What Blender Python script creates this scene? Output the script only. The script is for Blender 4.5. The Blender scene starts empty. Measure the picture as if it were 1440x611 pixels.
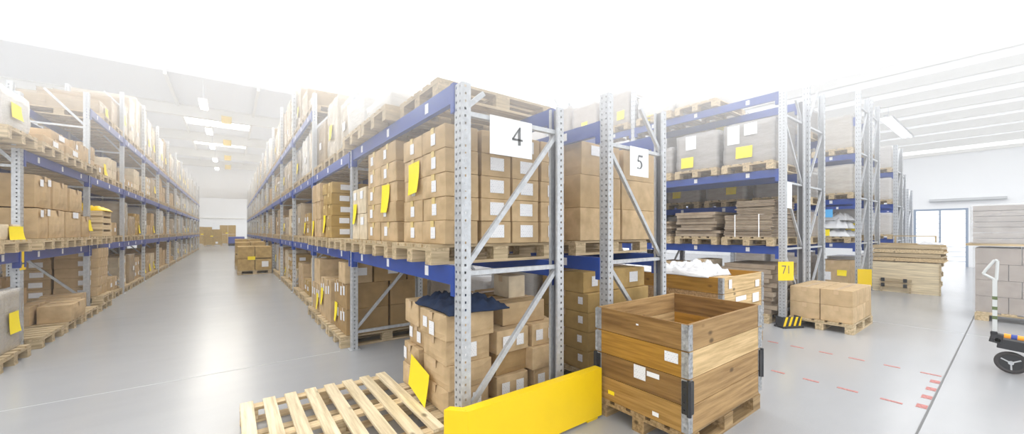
import bpy, bmesh, math, random
from mathutils import Vector, Matrix
random.seed(7)
SC = bpy.context.scene
COL = SC.collection
R = math.radians

# ------------------------------------------------------------------ camera, sky, light, exposure
cd = bpy.data.cameras.new('camera'); cam = bpy.data.objects.new('camera', cd); COL.objects.link(cam)
cd.sensor_width = 36.0; cd.lens = 36.0 * 530.0 / 1440.0; cd.shift_y = 20.5 / 1440.0; cd.clip_end = 400
cam.location = (0, 0, 1.5); cam.rotation_euler = (R(90), 0, R(-36.8)); SC.camera = cam
SC.view_settings.view_transform = 'Standard'; SC.view_settings.look = 'None'
SC.view_settings.exposure = 1.08; SC.view_settings.gamma = 1.0; SC.view_settings.use_curve_mapping = False
world = bpy.data.worlds.new('overcast_sky'); SC.world = world; world.use_nodes = True
bg = world.node_tree.nodes['Background']; bg.inputs['Color'].default_value = (0.955, 0.975, 1.0, 1); bg.inputs['Strength'].default_value = 1.0
SC.cycles.use_denoising = True; SC.cycles.max_bounces = 6; SC.cycles.diffuse_bounces = 4
SC.cycles.transparent_max_bounces = 12; SC.cycles.volume_bounces = 2; SC.cycles.sample_clamp_indirect = 6.0
SC.cycles.use_fast_gi = False

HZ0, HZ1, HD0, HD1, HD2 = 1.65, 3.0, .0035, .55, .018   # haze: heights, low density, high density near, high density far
def area(name, loc, rot, sx, sy, power, color=(1, 1, 1)):
    l = bpy.data.lights.new(name, 'AREA'); l.shape = 'RECTANGLE'; l.size = sx; l.size_y = sy; l.energy = power; l.color = color
    o = bpy.data.objects.new(name, l); o.location = loc; o.rotation_euler = rot; COL.objects.link(o); return o
area('overhead_fill', (-0.4, 25, 6.6), (0, 0, 0), 2.6, 26, 260, (1, .93, .8))  # added fill, strengthens the hanging lamps and rooflights of the left hall
area('overhead_fill', (0.0, 53, 6.2), (0, 0, 0), 10, 14, 160, (1, .95, .85))  # added fill that brightens the far room, no fixture there
area('overhead_fill', (-0.4, 5.5, 6.8), (0, 0, 0), 3, 9, 60, (1, .95, .86))  # added fill for the near left rack
area('overhead_fill', (19.5, 1.0, 5.1), (0, 0, 0), 6, 8, 110, (1, 1, 1))  # added fill to whiten the right wall around the door
area('overhead_fill', (5.4, 2.0, 6.8), (0, 0, 0), 3, 8, 60, (1, .99, .97))  # added fill over the near right aisle, unseen source

# ------------------------------------------------------------------ materials
def nt(name):
    m = bpy.data.materials.new(name); m.use_nodes = True
    t = m.node_tree; b = t.nodes['Principled BSDF']; return m, t, b
def mixc(t, a, b, fac, mode='MIX'):
    n = t.nodes.new('ShaderNodeMix'); n.data_type = 'RGBA'; n.blend_type = mode
    for s, v in ((6, a), (7, b), (0, fac)):
        if hasattr(v, 'links') or isinstance(v, bpy.types.NodeSocket): t.links.new(v, n.inputs[s])
        elif s == 0: n.inputs[0].default_value = v
        else: n.inputs[s].default_value = (*v, 1)
    return n.outputs[2]
def noise(t, scale, detail=3, coord='Object', sc=None, rough=.5):
    tc = t.nodes.new('ShaderNodeTexCoord'); n = t.nodes.new('ShaderNodeTexNoise'); n.inputs['Scale'].default_value = scale
    n.inputs['Detail'].default_value = detail; n.inputs['Roughness'].default_value = rough
    if sc:
        mp = t.nodes.new('ShaderNodeMapping'); mp.inputs['Scale'].default_value = sc
        t.links.new(tc.outputs[coord], mp.inputs[0]); t.links.new(mp.outputs[0], n.inputs['Vector'])
    else: t.links.new(tc.outputs[coord], n.inputs['Vector'])
    return n.outputs['Fac']
def ramp(t, src, p0, p1):
    n = t.nodes.new('ShaderNodeMapRange'); n.inputs[1].default_value = p0; n.inputs[2].default_value = p1
    t.links.new(src, n.inputs[0]); return n.outputs[0]
def rnd(t):
    return t.nodes.new('ShaderNodeObjectInfo').outputs['Random']
def bump(t, b, src, strength=.2, dist=.01):
    n = t.nodes.new('ShaderNodeBump'); n.inputs['Strength'].default_value = strength; n.inputs['Distance'].default_value = dist
    t.links.new(src, n.inputs['Height']); t.links.new(n.outputs[0], b.inputs['Normal'])
def simple(name, col, rough=.6, metal=0.0, var=.0, vs=6, spec=.5):
    m, t, b = nt(name); b.inputs['Roughness'].default_value = rough; b.inputs['Metallic'].default_value = metal
    b.inputs['Specular IOR Level'].default_value = spec
    if var:
        d = tuple(max(0, c * (1 - var)) for c in col)
        t.links.new(mixc(t, d, col, ramp(t, noise(t, vs, 4), .3, .7)), b.inputs['Base Color'])
    else: b.inputs['Base Color'].default_value = (*col, 1)
    return m
def cardboard(name, c0, c1):
    m, t, b = nt(name); b.inputs['Roughness'].default_value = .75; b.inputs['Specular IOR Level'].default_value = .25
    base = mixc(t, c0, c1, rnd(t))
    f = ramp(t, noise(t, 7, 4), .35, .75)
    t.links.new(mixc(t, base, tuple(x * .82 for x in c0), f), b.inputs['Base Color'])
    bump(t, b, noise(t, 4, 2), .35, .02)
    return m
def wood(name, c0, c1, axis, knots=True, scale=1.0):
    m, t, b = nt(name); b.inputs['Roughness'].default_value = .6; b.inputs['Specular IOR Level'].default_value = .3
    sc = [17 * scale] * 3; sc[axis] = .9 * scale
    g = noise(t, 2.2, 6, sc=sc, rough=.6)
    base = mixc(t, tuple(q * .8 for q in c0), tuple(min(1, q * 1.08) for q in c1), ramp(t, g, .36, .64))
    base = mixc(t, base, tuple(x * .72 for x in c0), ramp(t, rnd(t), .2, 2.2))
    if knots:
        tc = t.nodes.new('ShaderNodeTexCoord'); mp = t.nodes.new('ShaderNodeMapping'); s = [4.2] * 3; s[axis] = 2.2; mp.inputs['Scale'].default_value = s
        v = t.nodes.new('ShaderNodeTexVoronoi'); v.inputs['Scale'].default_value = 1.3
        t.links.new(tc.outputs['Object'], mp.inputs[0]); t.links.new(mp.outputs[0], v.inputs['Vector'])
        base = mixc(t, tuple(x * .35 for x in c0), base, ramp(t, v.outputs['Distance'], .05, .13))
    t.links.new(base, b.inputs['Base Color']); bump(t, b, g, .25, .004)
    return m
M = {}
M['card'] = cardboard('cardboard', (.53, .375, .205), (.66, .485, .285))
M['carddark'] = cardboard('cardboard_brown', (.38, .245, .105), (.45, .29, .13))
M['cardgold'] = cardboard('cardboard_golden', (.44, .29, .10), (.54, .37, .15))
M['cardpale'] = cardboard('cardboard_pale', (.70, .58, .40), (.82, .71, .53))
M['flatcard'] = cardboard('cardboard_flat_grey_brown', (.33, .26, .19), (.42, .34, .25))
M['tape'] = simple('packing_tape', (.60, .43, .25), .3)
M['tapepale'] = simple('yellow_tape', (.72, .55, .22), .35)
M['zinc'] = simple('galvanised_steel', (.60, .62, .64), .45, .35, .2, 30)
M['zincd'] = simple('galvanised_hinge', (.55, .56, .57), .4, .5, .5, 45)
M['blue'] = simple('blue_paint', (.022, .07, .34), .4, 0, .1, 10)
M['bluel'] = simple('blue_violet_paint', (.05, .075, .30), .4, 0, .1, 10)
M['yellow'] = simple('yellow_paint', (.95, .64, .0), .4, 0, .05, 4)
M['black'] = simple('black_plastic', (.018, .019, .022), .4)
M['rubber'] = simple('rubber_tyre', (.05, .045, .045), .7)
M['white'] = simple('white_paper', (.90, .90, .90), .6)
M['whitewall'] = simple('white_cladding', (.86, .87, .88), .6)
M['cream'] = simple('white_beam_paint', (.80, .79, .75), .6)
M['greypaint'] = simple('grey_paint', (.55, .56, .57), .5)
M['red'] = simple('red_tape', (.60, .24, .22), .6, 0, .5, 60)
M['ink'] = simple('ink', (.12, .125, .13), .7)
M['orange'] = simple('orange_plastic', (.9, .35, .02), .4)
M['denim'] = simple('navy_cloth', (.012, .03, .085), .9, 0, .5, 14)
M['woodx'] = wood('pallet_wood_x', (.46, .35, .20), (.66, .52, .33), 0)
M['woody'] = wood('pallet_wood_y', (.46, .35, .20), (.66, .52, .33), 1)
M['freshy'] = wood('fresh_pine_y', (.78, .62, .38), (.90, .77, .54), 1)
M['freshx'] = wood('fresh_pine_x', (.68, .49, .26), (.82, .66, .42), 0)
M['cola'] = wood('collar_board_brown', (.34, .19, .07), (.50, .31, .14), 0)
M['colb'] = wood('collar_board_amber', (.40, .19, .018), (.52, .27, .035), 1)
M['colc'] = wood('collar_board_light', (.60, .40, .18), (.72, .52, .27), 0)
M['cold'] = wood('collar_board_tan', (.36, .19, .04), (.47, .27, .075), 1)
M['colay'] = wood('collar_board_brown_y', (.24, .12, .03), (.36, .20, .06), 1)
M['coldx'] = wood('collar_board_tan_x', (.36, .21, .08), (.50, .32, .14), 0)
M['palold'] = wood('weathered_pallet_wood', (.27, .17, .07), (.44, .30, .15), 0)
M['osb'] = wood('osb_board', (.78, .64, .42), (.88, .75, .52), 1, False, .8)

def paper(name, base, line, ns=26):
    m, t, b = nt(name); b.inputs['Roughness'].default_value = .6
    tc = t.nodes.new('ShaderNodeTexCoord'); w = t.nodes.new('ShaderNodeTexBrick')
    w.inputs['Scale'].default_value = 1.0; w.inputs['Brick Width'].default_value = .021; w.inputs['Row Height'].default_value = .014
    w.inputs['Mortar Size'].default_value = .0045; w.inputs['Color1'].default_value = (*line, 1); w.inputs['Color2'].default_value = (*base, 1); w.inputs['Mortar'].default_value = (*base, 1)
    t.links.new(tc.outputs['UV'], w.inputs['Vector']); t.links.new(w.outputs['Color'], b.inputs['Base Color'])
    return m
M['label'] = paper('printed_label', (.86, .86, .87), (.62, .63, .66))
M['ynote'] = paper('yellow_note', (1.0, .80, .01), (.86, .62, .02))
M['bnote'] = simple('blue_note', (.10, .45, .85), .6)

def film(name, col, var, alpha=.0):
    m, t, b = nt(name); b.inputs['Roughness'].default_value = .22; b.inputs['Coat Weight'].default_value = .5; b.inputs['Coat Roughness'].default_value = .15
    f = ramp(t, noise(t, 3.0, 5, sc=(1, 1, 4), rough=.7), .35, .65)
    c = mixc(t, col, var, f)
    t.links.new(c, b.inputs['Base Color']); bump(t, b, noise(t, 6, 4, sc=(1, 1, 5), rough=.7), .7, .03)
    if alpha: b.inputs['Alpha'].default_value = 1 - alpha
    return m
M['filmw'] = film('stretch_film_white', (.80, .80, .79), (.88, .88, .88), .35)
M['filmg'] = film('stretch_film_grey', (.46, .44, .42), (.62, .61, .60), .45)
M['filmc'] = film('stretch_film_beige', (.66, .57, .44), (.80, .74, .64), .45)
M['filmt'] = film('stretch_film_brown', (.50, .37, .22), (.60, .47, .31), .5)
M['clear'] = film('clear_film', (.86, .87, .88), (.93, .93, .95), .25)

def concrete():
    m, t, b = nt('concrete_floor')
    a = ramp(t, noise(t, .5, 4, rough=.55), .25, .75); c = ramp(t, noise(t, 3, 5, sc=(.5, 1.5, 1), rough=.6), .3, 1.4)
    base = mixc(t, (.355, .36, .368), (.39, .395, .402), a)
    base = mixc(t, base, (.42, .42, .425), c)
    t.links.new(base, b.inputs['Base Color'])
    rr = t.nodes.new('ShaderNodeMapRange'); rr.inputs[3].default_value = .20; rr.inputs[4].default_value = .26
    t.links.new(noise(t, 1.7, 5, rough=.7), rr.inputs[0]); t.links.new(rr.outputs[0], b.inputs['Roughness'])
    b.inputs['Specular IOR Level'].default_value = .6
    bump(t, b, noise(t, 1.5, 2), .03, .01)
    return m
M['floor'] = concrete()
def emis(name, col, s):
    m, t, b = nt(name); b.inputs['Base Color'].default_value = (*col, 1); b.inputs['Emission Color'].default_value = (*col, 1); b.inputs['Emission Strength'].default_value = s; return m
M['tube'] = emis('lamp_glow', (1, .99, .96), 4.0)
M['sky'] = emis('rooflight_panel', (1, .98, .94), 1.4)
def glass():
    m, t, b = nt('window_glass'); b.inputs['Base Color'].default_value = (1, 1, 1, 1); b.inputs['Alpha'].default_value = .12; b.inputs['Roughness'].default_value = .03; return m
M['glass'] = glass()
def roofing():
    m = bpy.data.materials.new('translucent_roofing'); m.use_nodes = True; t = m.node_tree; t.nodes.clear()  # translucency added so the sky brightens the roof from inside
    o = t.nodes.new('ShaderNodeOutputMaterial'); a = t.nodes.new('ShaderNodeBsdfDiffuse'); b = t.nodes.new('ShaderNodeBsdfTranslucent'); x = t.nodes.new('ShaderNodeMixShader')
    a.inputs[0].default_value = (.9, .9, .9, 1); b.inputs[0].default_value = (.62, .62, .62, 1); x.inputs[0].default_value = .55
    t.links.new(a.outputs[0], x.inputs[1]); t.links.new(b.outputs[0], x.inputs[2]); t.links.new(x.outputs[0], o.inputs[0]); return m
M['roofing'] = roofing()

# ------------------------------------------------------------------ mesh helpers
class MB:
    def __init__(s): s.v = []; s.f = []; s.mi = []; s.m = 0; s.uv = {}
    def box(s, x0, x1, y0, y1, z0, z1):
        n = len(s.v)
        s.v += [(x0, y0, z0), (x1, y0, z0), (x1, y1, z0), (x0, y1, z0), (x0, y0, z1), (x1, y0, z1), (x1, y1, z1), (x0, y1, z1)]
        s.f += [tuple(n + i for i in q) for q in ((0, 3, 2, 1), (4, 5, 6, 7), (0, 1, 5, 4), (1, 2, 6, 5), (2, 3, 7, 6), (3, 0, 4, 7))]; s.mi += [s.m] * 6; return s
    def rbox(s, cx, cy, cz, sx, sy, sz, rz=0, ry=0, rx=0):
        n = len(s.v); s.box(-sx / 2, sx / 2, -sy / 2, sy / 2, -sz / 2, sz / 2)
        mt = Matrix.Translation((cx, cy, cz)) @ Matrix.Rotation(rz, 4, 'Z') @ Matrix.Rotation(ry, 4, 'Y') @ Matrix.Rotation(rx, 4, 'X')
        for i in range(n, len(s.v)): s.v[i] = tuple(mt @ Vector(s.v[i]))
        return s
    def bar(s, p, q, w, h):
        p = Vector(p); q = Vector(q); d = q - p; L = d.length; n = len(s.v); s.box(0, L, -w / 2, w / 2, -h / 2, h / 2)
        rot = d.to_track_quat('X', 'Z').to_matrix().to_4x4(); mt = Matrix.Translation(p) @ rot
        for i in range(n, len(s.v)): s.v[i] = tuple(mt @ Vector(s.v[i]))
        return s
    def tube(s, p, q, r, n=8, r2=None):
        p = Vector(p); q = Vector(q); d = (q - p).normalized(); a = d.orthogonal().normalized(); b = d.cross(a); k = len(s.v); r2 = r if r2 is None else r2
        for c, rr in ((p, r), (q, r2)):
            for i in range(n):
                t = 2 * math.pi * i / n; s.v.append(tuple(c + a * rr * math.cos(t) + b * rr * math.sin(t)))
        for i in range(n): s.f.append((k + i, k + (i + 1) % n, k + n + (i + 1) % n, k + n + i)); s.mi.append(s.m)
        s.f.append(tuple(k + i for i in reversed(range(n)))); s.f.append(tuple(k + n + i for i in range(n))); s.mi += [s.m] * 2; return s
    def quad(s, a, b, c, d):
        n = len(s.v); s.v += [a, b, c, d]; s.f.append((n, n + 1, n + 2, n + 3)); s.mi.append(s.m); return s
    def poly(s, pts, p0, u, w, t):          # extruded flat shape: pts in (u, w) plane at p0, thickness t along u x w
        u = Vector(u); w = Vector(w); nn = u.cross(w).normalized(); k = len(s.v); p0 = Vector(p0); n = len(pts)
        for off in (0, t):
            for (a, b) in pts: s.v.append(tuple(p0 + u * a + w * b + nn * off))
        s.f.append(tuple(k + i for i in reversed(range(n)))); s.f.append(tuple(k + n + i for i in range(n)))
        for i in range(n): s.f.append((k + i, k + (i + 1) % n, k + n + (i + 1) % n, k + n + i))
        s.mi += [s.m] * (n + 2); return s
    def mesh(s, name, mats, bevel=0, smooth=False):
        me = bpy.data.meshes.new(name); me.from_pydata(s.v, [], s.f)
        for m in (mats if isinstance(mats, (list, tuple)) else [mats]): me.materials.append(m)
        for p, i in zip(me.polygons, s.mi): p.material_index = i; p.use_smooth = smooth
        if bevel:
            bm = bmesh.new(); bm.from_mesh(me); bmesh.ops.bevel(bm, geom=bm.edges[:], offset=bevel, segments=2, affect='EDGES', profile=.6); bm.to_mesh(me); bm.free()
        return me
    def build(s, name, mats, parent=None, loc=(0, 0, 0), rz=0, bevel=0, smooth=False):
        return link(name, s.mesh(name, mats, bevel, smooth), parent, loc, rz)
def link(name, me, parent=None, loc=(0, 0, 0), rz=0):
    o = bpy.data.objects.new(name, me); COL.objects.link(o); o.location = loc; o.rotation_euler = (0, 0, rz)
    if parent: o.parent = parent
    return o
LABELS = {}
UID = [0]; SKIP = set(); [SKIP.update(range(a, b + 1)) for a, b in ((29, 30), (33, 34), (37, 38), (41, 42), (45, 46), (50, 50), (53, 53), (74, 75), (91, 91), (95, 95), (101, 101), (104, 104), (107, 107), (110, 110), (117, 117), (120, 120), (123, 123), (131, 132), (181, 181), (184, 185), (187, 189), (192, 192), (194, 194), (198, 205), (208, 208), (212, 213), (215, 215), (219, 219), (224, 224), (227, 227), (232, 233), (235, 236), (238, 239), (241, 241), (245, 245), (248, 248), (251, 251), (256, 256), (261, 261), (264, 264), (267, 267), (270, 270), (274, 275), (280, 280), (283, 283), (288, 288), (291, 291), (294, 294), (299, 299), (304, 304), (309, 309), (312, 312), (315, 315), (326, 327), (329, 330), (332, 332), (335, 335), (337, 337), (340, 340), (343, 343), (349, 349), (352, 352), (669, 669), (671, 671), (673, 673), (695, 695), (697, 697), (717, 717), (719, 719), (741, 741), (743, 743), (745, 745), (767, 767), (769, 769), (789, 789), (791, 791), (793, 793), (802, 802), (813, 813), (815, 815), (825, 826), (829, 829), (831, 831), (834, 834), (846, 846), (848, 848), (850, 850), (858, 858), (861, 870), (872, 874), (877, 896), (900, 916), (918, 921), (923, 923), (927, 932), (946, 946), (948, 949), (951, 952), (956, 964), (968, 976), (978, 979), (981, 982), (992, 994), (996, 997), (999, 1000), (1004, 1004), (1007, 1007), (1010, 1010), (1026, 1027), (1034, 1034), (1036, 1036))]   # goods wholly hidden behind others, from the camera and from a step to either side
def hidden():
    UID[0] += 1; random.seed(UID[0])
    return UID[0] in SKIP
def tag(o, label=None, cat=None, group=None, kind=None):
    if label: o['label'] = label; LABELS[label] = LABELS.get(label, 0) + 1
    if cat: o['category'] = cat
    if group: o['group'] = group
    if kind: o['kind'] = kind
    return o
def thing(name, label, cat, loc=(0, 0, 0), rz=0, group=None):
    return tag(link(name, None, None, loc, rz), label, cat, group)
def struct(name, mb, m, **k): return tag(mb.build(name, m, **k), kind='structure')
CACHE = {}
def cached(key, fn):
    if key not in CACHE: CACHE[key] = fn()
    return CACHE[key]

# ------------------------------------------------------------------ setting
struct('floor', MB().box(-16, 25.2, -14, 64, -.2, 0), M['floor'])
s = MB(); s.box(4.0, 24.9, .433, .447, -.001, .002); struct('trim_1', s, simple('joint_sealant', (.17, .17, .17), .7))
s = MB(); s.box(-2.9, 1.1, 5.06, 5.066, -.001, .0015); s.box(8.6, 8.606, -6, 2.0, -.001, .0015); struct('trim_2', s, M['greypaint'])
# right wall with the glazed door
WX = 25.0
s = MB(); s.box(WX, WX + .2, -14, 1.2, 0, 5.0); s.box(WX, WX + .2, 2.8, 16, 0, 5.0); s.box(WX, WX + .2, 1.2, 2.8, 2.5, 5.0); struct('wall_right', s, M['whitewall'])
s = MB(); s.box(WX - .05, WX, -14, 16, 4.86, 5.0); struct('trim_3', s, M['cream'])
s = MB(); s.box(WX - .22, WX, .2, 2.3, 2.82, 2.92); tag(s.build('door_canopy', M['greypaint']), 'long grey bar housing mounted above the glazed door in the white wall', 'door canopy')
M['doorpaint'] = simple('door_frame_paint', (.30, .36, .46), .5)
d = tag(link('door_1', None, None, (WX, 2.0, 0)), kind='structure')
s = MB(); s.box(.0, .08, -.8, -.72, 0, 2.5); s.box(0, .08, .72, .8, 0, 2.5); s.box(0, .08, -.72, .72, 2.42, 2.5); s.box(0, .08, -.03, .03, 0, 2.42); s.build('door_frame', M['doorpaint'], d)
s = MB()
for k in range(1, 12): s.box(.02, .06, -.72, .72, k * .205, k * .205 + .018)
s.build('glazing_bar', M['doorpaint'], d); MB().box(.03, .045, -.72, .72, 0, 2.42).build('door_glass', M['glass'], d)
s = MB(); s.box(28, 60, -20, 20, -.3, -.05); struct('yard_ground', s, simple('yard_concrete', (.7, .7, .7), .8))
# right roof: panels on purlins running along y, rising away from the wall
def zr(x): return 5.0 + .085 * (WX - x)
s = MB(); n = 16
for i in range(n):
    x0 = 25.2 - i * .72; x1 = x0 - .72
    s.quad((x0, -14, zr(x0) + .25), (x1, -14, zr(x1) + .25), (x1, 12, zr(x1) + .25), (x0, 12, zr(x0) + .25))
struct('ceiling_right', s, M['roofing'])
s = MB()
for i in range(8):
    x = 24.2 - i * 1.35; s.box(x - .07, x + .07, -14, 12, zr(x) - .02, zr(x) + .25)
struct('trim_4', s, M['cream'])
s = MB()
for y in (6.5, -2.5, -9): s.box(13.8, 25, y - .09, y + .09, zr(20) - .28, zr(20) - .2); s.box(13.8, 25, y - .09, y + .09, zr(20) + .2, zr(20) + .26); s.box(13.8, 25, y - .015, y + .015, zr(20) - .2, zr(20) + .2)
# left hall roof, beams, lintel wall, far room
def zl(y): return 7.45
s = MB()
for i in range(24):
    x0 = -9 + i * .5
s.box(-9, -1.9, 19, 62, 7.5, 7.6); s.box(.9, 4.2, 19, 62, 7.5, 7.6)
for y0, y1 in ((19, 24.5), (27.5, 30.5), (33.5, 62)): s.box(-1.9, .9, y0, y1, 7.5, 7.6)
struct('ceiling_left', s, M['roofing'])
s = MB(); s.box(-1.9, .9, 24.5, 27.5, 7.52, 7.55); s.box(-1.9, .9, 30.5, 33.5, 7.52, 7.55); struct('window_1', s, M['sky'])
for k, y in enumerate((23.5, 29.5, 35.5, 40.5)):
    s = MB(); s.box(-9, 4.2, y - .12, y + .12, 6.95, 6.99); s.box(-9, 4.2, y - .12, y + .12, 7.46, 7.5); s.box(-9, 4.2, y - .02, y + .02, 6.99, 7.46); struct('trim_%d' % (5 + k), s, M['cream'])
    a = tag(MB().box(-.34, .06, y - .16, y - .13, 6.78 + .05, 7.2).build('bay_sign', M['yellow']), ('small yellow square sign hanging on the %s white roof beam over the left aisle' % ('first', 'second', 'third', 'last')[k]), 'sign', 'yellow squares on the roof beams')
s = MB()
for x in (-1.95, .95): s.box(x - .05, x + .05, 19, 42, 7.38, 7.5)
struct('trim_9', s, M['cream'])
s = MB(); s.box(-9, 4.2, 42, 42.15, 4.45, 7.5)
for i in range(44): s.box(-8.9 + i * .3, -8.86 + i * .3, 41.97, 42, 4.45, 7.5)
struct('wall_front', s, M['whitewall'])
struct('wall_back', MB().box(-16, 12, 62, 62.2, 0, 7.6), M['whitewall'])
struct('trim_10', MB().box(-9, 9, 61.9, 62, 3.2, 3.3), M['cream'])
struct('wall_left', MB().box(-7.4, -7.2, 2, 62, 0, 5.2), M['whitewall'])

# ------------------------------------------------------------------ red floor dashes (tape), each strip a thing
def dash(x, y0, y1, w, lab, grp):
    s = MB(); s.box(-w / 2, w / 2, (y0 - y1) / 2, (y1 - y0) / 2, 0, .0025)
    tag(s.build('floor_tape', M['red'], None, (x, (y0 + y1) / 2, 0)), lab, 'tape', grp)
ORD = ['first', 'second', 'third', 'fourth', 'fifth', 'sixth', 'seventh', 'eighth', 'ninth', 'tenth', 'eleventh', 'twelfth', 'thirteenth', 'fourteenth', 'fifteenth']
for i, (a, b) in enumerate(((1.91, 2.03), (1.63, 1.77), (1.34, 1.47), (1.05, 1.19), (.76, .89), (.46, .61))):
    dash(5.89, a, b, .035, '%s red floor dash from the left in the row nearer the box pallet' % ORD[i], 'red dashes in the far row')
for i, (a, b) in enumerate(((1.46, 1.58), (1.17, 1.30), (.88, 1.03), (.59, .73))):
    dash(4.68, a, b, .035, '%s red floor dash from the left in the row nearer the wooden crate' % ORD[i], 'red dashes in the near row')
for i, x in enumerate((4.75, 5.05, 5.34, 5.63)):
    s = MB().box(-.05, .05, -.035, .03, 0, .0025)
    tag(s.build('floor_tape', M['red'], None, (x, .435 + .05, 0)), '%s worn red floor square beside the dark floor joint, counted from the front' % ORD[i], 'tape', 'red squares along the joint')

# ------------------------------------------------------------------ racks
def holed(s, org, u, w, nu, p, H):     # perforated strip: nu columns of holes of pitch p across u, over height H
    org = Vector(org); u = Vector(u); w = Vector(w)
    nz = int(H / .05)
    def P(a, b): s.v.append(tuple(org + u * a + w * b)); return len(s.v) - 1
    for i in range(nu):
        for k in range(nz):
            a0, a1, b0, b1 = i * p, (i + 1) * p, k * .05, (k + 1) * .05; ca, cb = (a0 + a1) / 2, (b0 + b1) / 2; hw, hh = p * .13, .008
            o = [P(a0, b0), P(a1, b0), P(a1, b1), P(a0, b1)]; q = [P(ca - hw, cb - hh), P(ca + hw, cb - hh), P(ca + hw, cb + hh), P(ca - hw, cb + hh)]
            for j in range(4): s.f.append((o[j], o[(j + 1) % 4], q[(j + 1) % 4], q[j])); s.mi.append(0)
    if H - nz * .05 > .001:
        s.f.append((P(0, nz * .05), P(nu * p, nz * .05), P(nu * p, H), P(0, H))); s.mi.append(0)
def upright_mesh(H, near):
    # centred on y, spans x 0..0.07, aisle face at x = 0
    s = MB()
    if near:
        holed(s, (0, .05, 0), (0, -1, 0), (0, 0, 1), 2, .05, H)
        holed(s, (0, -.05, 0), (1, 0, 0), (0, 0, 1), 1, .055, H)
        s.quad((0, .05, 0), (.055, .05, 0), (.055, .05, H), (0, .05, H))
        s.quad((.02, -.045, 0), (.02, .045, 0), (.02, .045, H), (.02, -.045, H)); s.mi[-1] = 1  # dark sheet inside the upright stands in for shade behind the holes
        s.box(.055, .07, -.05, -.03, 0, H); s.box(.055, .07, .03, .05, 0, H)
    else:
        s.box(0, .012, -.05, .05, 0, H); s.box(.012, .07, -.05, -.035, 0, H); s.box(.012, .07, .035, .05, 0, H)
        s.m = 1
        for k in range(int(H / .1)): 
            z = .05 + k * .1
            for y in (-.026, .018): s.box(-.002, .001, y, y + .009, z, z + .03)
            s.box(.025, .04, -.052, -.049, z, z + .03)
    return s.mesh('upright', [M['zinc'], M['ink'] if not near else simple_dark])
simple_dark = simple('hole_shade', (.22, .22, .23), .6)
BR = [.22, 1.22, 2.31, 3.40, 4.50, 5.6]
def frame(rack, x, y, d, H, near, flip=False, D=.94, part='upright_frame'):
    # x: aisle-side face; d=+1 frame extends to +x
    fr = link(part, None, rack, (x, y, 0))
    H = round(H, 2)
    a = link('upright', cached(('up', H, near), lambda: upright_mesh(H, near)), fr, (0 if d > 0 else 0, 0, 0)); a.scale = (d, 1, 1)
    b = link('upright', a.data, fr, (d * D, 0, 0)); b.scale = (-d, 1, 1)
    zs = [z for z in BR if z < H - .03]
    for z in zs:
        o = link('horizontal_brace', cached(('hb', D), lambda: MB().box(.05, D - .05, -.02, .02, -.02, .012).mesh('horizontal_brace', M['zinc'])), fr, (0, 0, z)); o.scale = (d, 1, 1)
    for i, z in enumerate(zs):
        z2 = BR[i + 1]; xa, xb = (D - .05, .05) if flip else (.05, D - .05)
        if z2 > H:
            if H - z < .12: continue
            t = (H - z) / (z2 - z); xb = xa + (xb - xa) * t; z2 = H
        o = link('diagonal_brace', MB().bar((xa, -.005, z + .03), (xb, -.005, z2 - .03), .03, .035).mesh('diagonal_brace', M['zinc']), fr); o.scale = (d, 1, 1)
    for xx in (.035, D - .035):
        o = link('foot_plate', cached('foot', lambda: MB().box(-.06, .06, -.07, .07, 0, .008).mesh('foot_plate', M['zinc'])), fr, (d * xx, 0, 0))
    return fr
def beam(rack, x, y0, y1, z, d, mat, L=None):
    s = MB(); s.box(-.022, .022, y0 + .055, y1 - .055, z - .065, z + .065)
    b = s.build('beam', mat, rack, (x, 0, 0))
    for y in (y0 + .058, y1 - .058):
        MB().box(-.03, .03, y - .035 if y > (y0 + y1) / 2 else y - .012, y + .012 if y > (y0 + y1) / 2 else y + .035, z - .14, z + .065).build('connector', mat, b)
    return b
def beam_labels(b, ys, z, d):
    for y in ys:
        q = MB().box(-.024 - .001, -.022, y - .03, y + .03, z - .035, z + .04).build('location_label', M['label'], b)
        if d < 0: q.location.x = .047
def zclip(x, y, lo=1.0, hi=5.3, row=131):
    Z = .598 * x + .801 * y
    return min(hi, 1.5 + (326 - row) / 530.0 * max(Z, lo))
def rack(name_label, x, d, y0, nb, levels, tops, near=2, flip=False, mat='blue', D=.94, both=True, labels=True):
    r = thing('pallet_rack', name_label, 'rack', (0, 0, 0), 0, 'pallet racks')
    for k in range(nb + 1):
        frame(r, x, y0 + 2.8 * k, d, tops(k), k < near, flip, D)
    for k in range(nb):
        for z in levels:
            if min(tops(k), tops(k + 1)) < z + .0: continue
            ya, yb = y0 + 2.8 * k, y0 + 2.8 * (k + 1)
            b = beam(r, x + d * .02, ya, yb, z, d, M[mat])
            if labels and k < 4: beam_labels(b, (ya + .5, ya + 1.4, ya + 2.3), z, d)
            beam(r, x + d * (D - .02), ya, yb, z, d, M[mat])
    return r
LV = [1.195, 2.455, 3.705]
XC, YC = 1.23, 2.25
XL, YL = -2.06, 7.36
top_c = lambda k: max(2.5, zclip(XC, YC + 2.8 * k)) 
top_l = lambda k: zclip(XL, YL - 2.8 + 2.8 * k)
rack('long galvanised pallet rack with blue beams carrying the number 4 sheet', XC, 1, YC, 14, LV, top_c, 3)
rack('long galvanised rack with blue beams along the left side of the left aisle', XL, -1, YL - 2.8, 13, LV, top_l, 4, mat='bluel')
rack('galvanised pallet rack carrying the number 5 sheet, behind the rack marked 4', XC + 1.5, 1, YC, 4, LV, lambda k: zclip(XC + 1.5, YC + 2.8 * k), 1, flip=True)
rack('rear rack standing back to back with the left aisle rack', XL - 1.25, -1, YL - 2.8, 6, LV, lambda k: min(4.2, zclip(XL - 1.25, YL - 2.8 + 2.8 * k)), 0, mat='bluel', labels=False)
XA = 7.1
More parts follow.
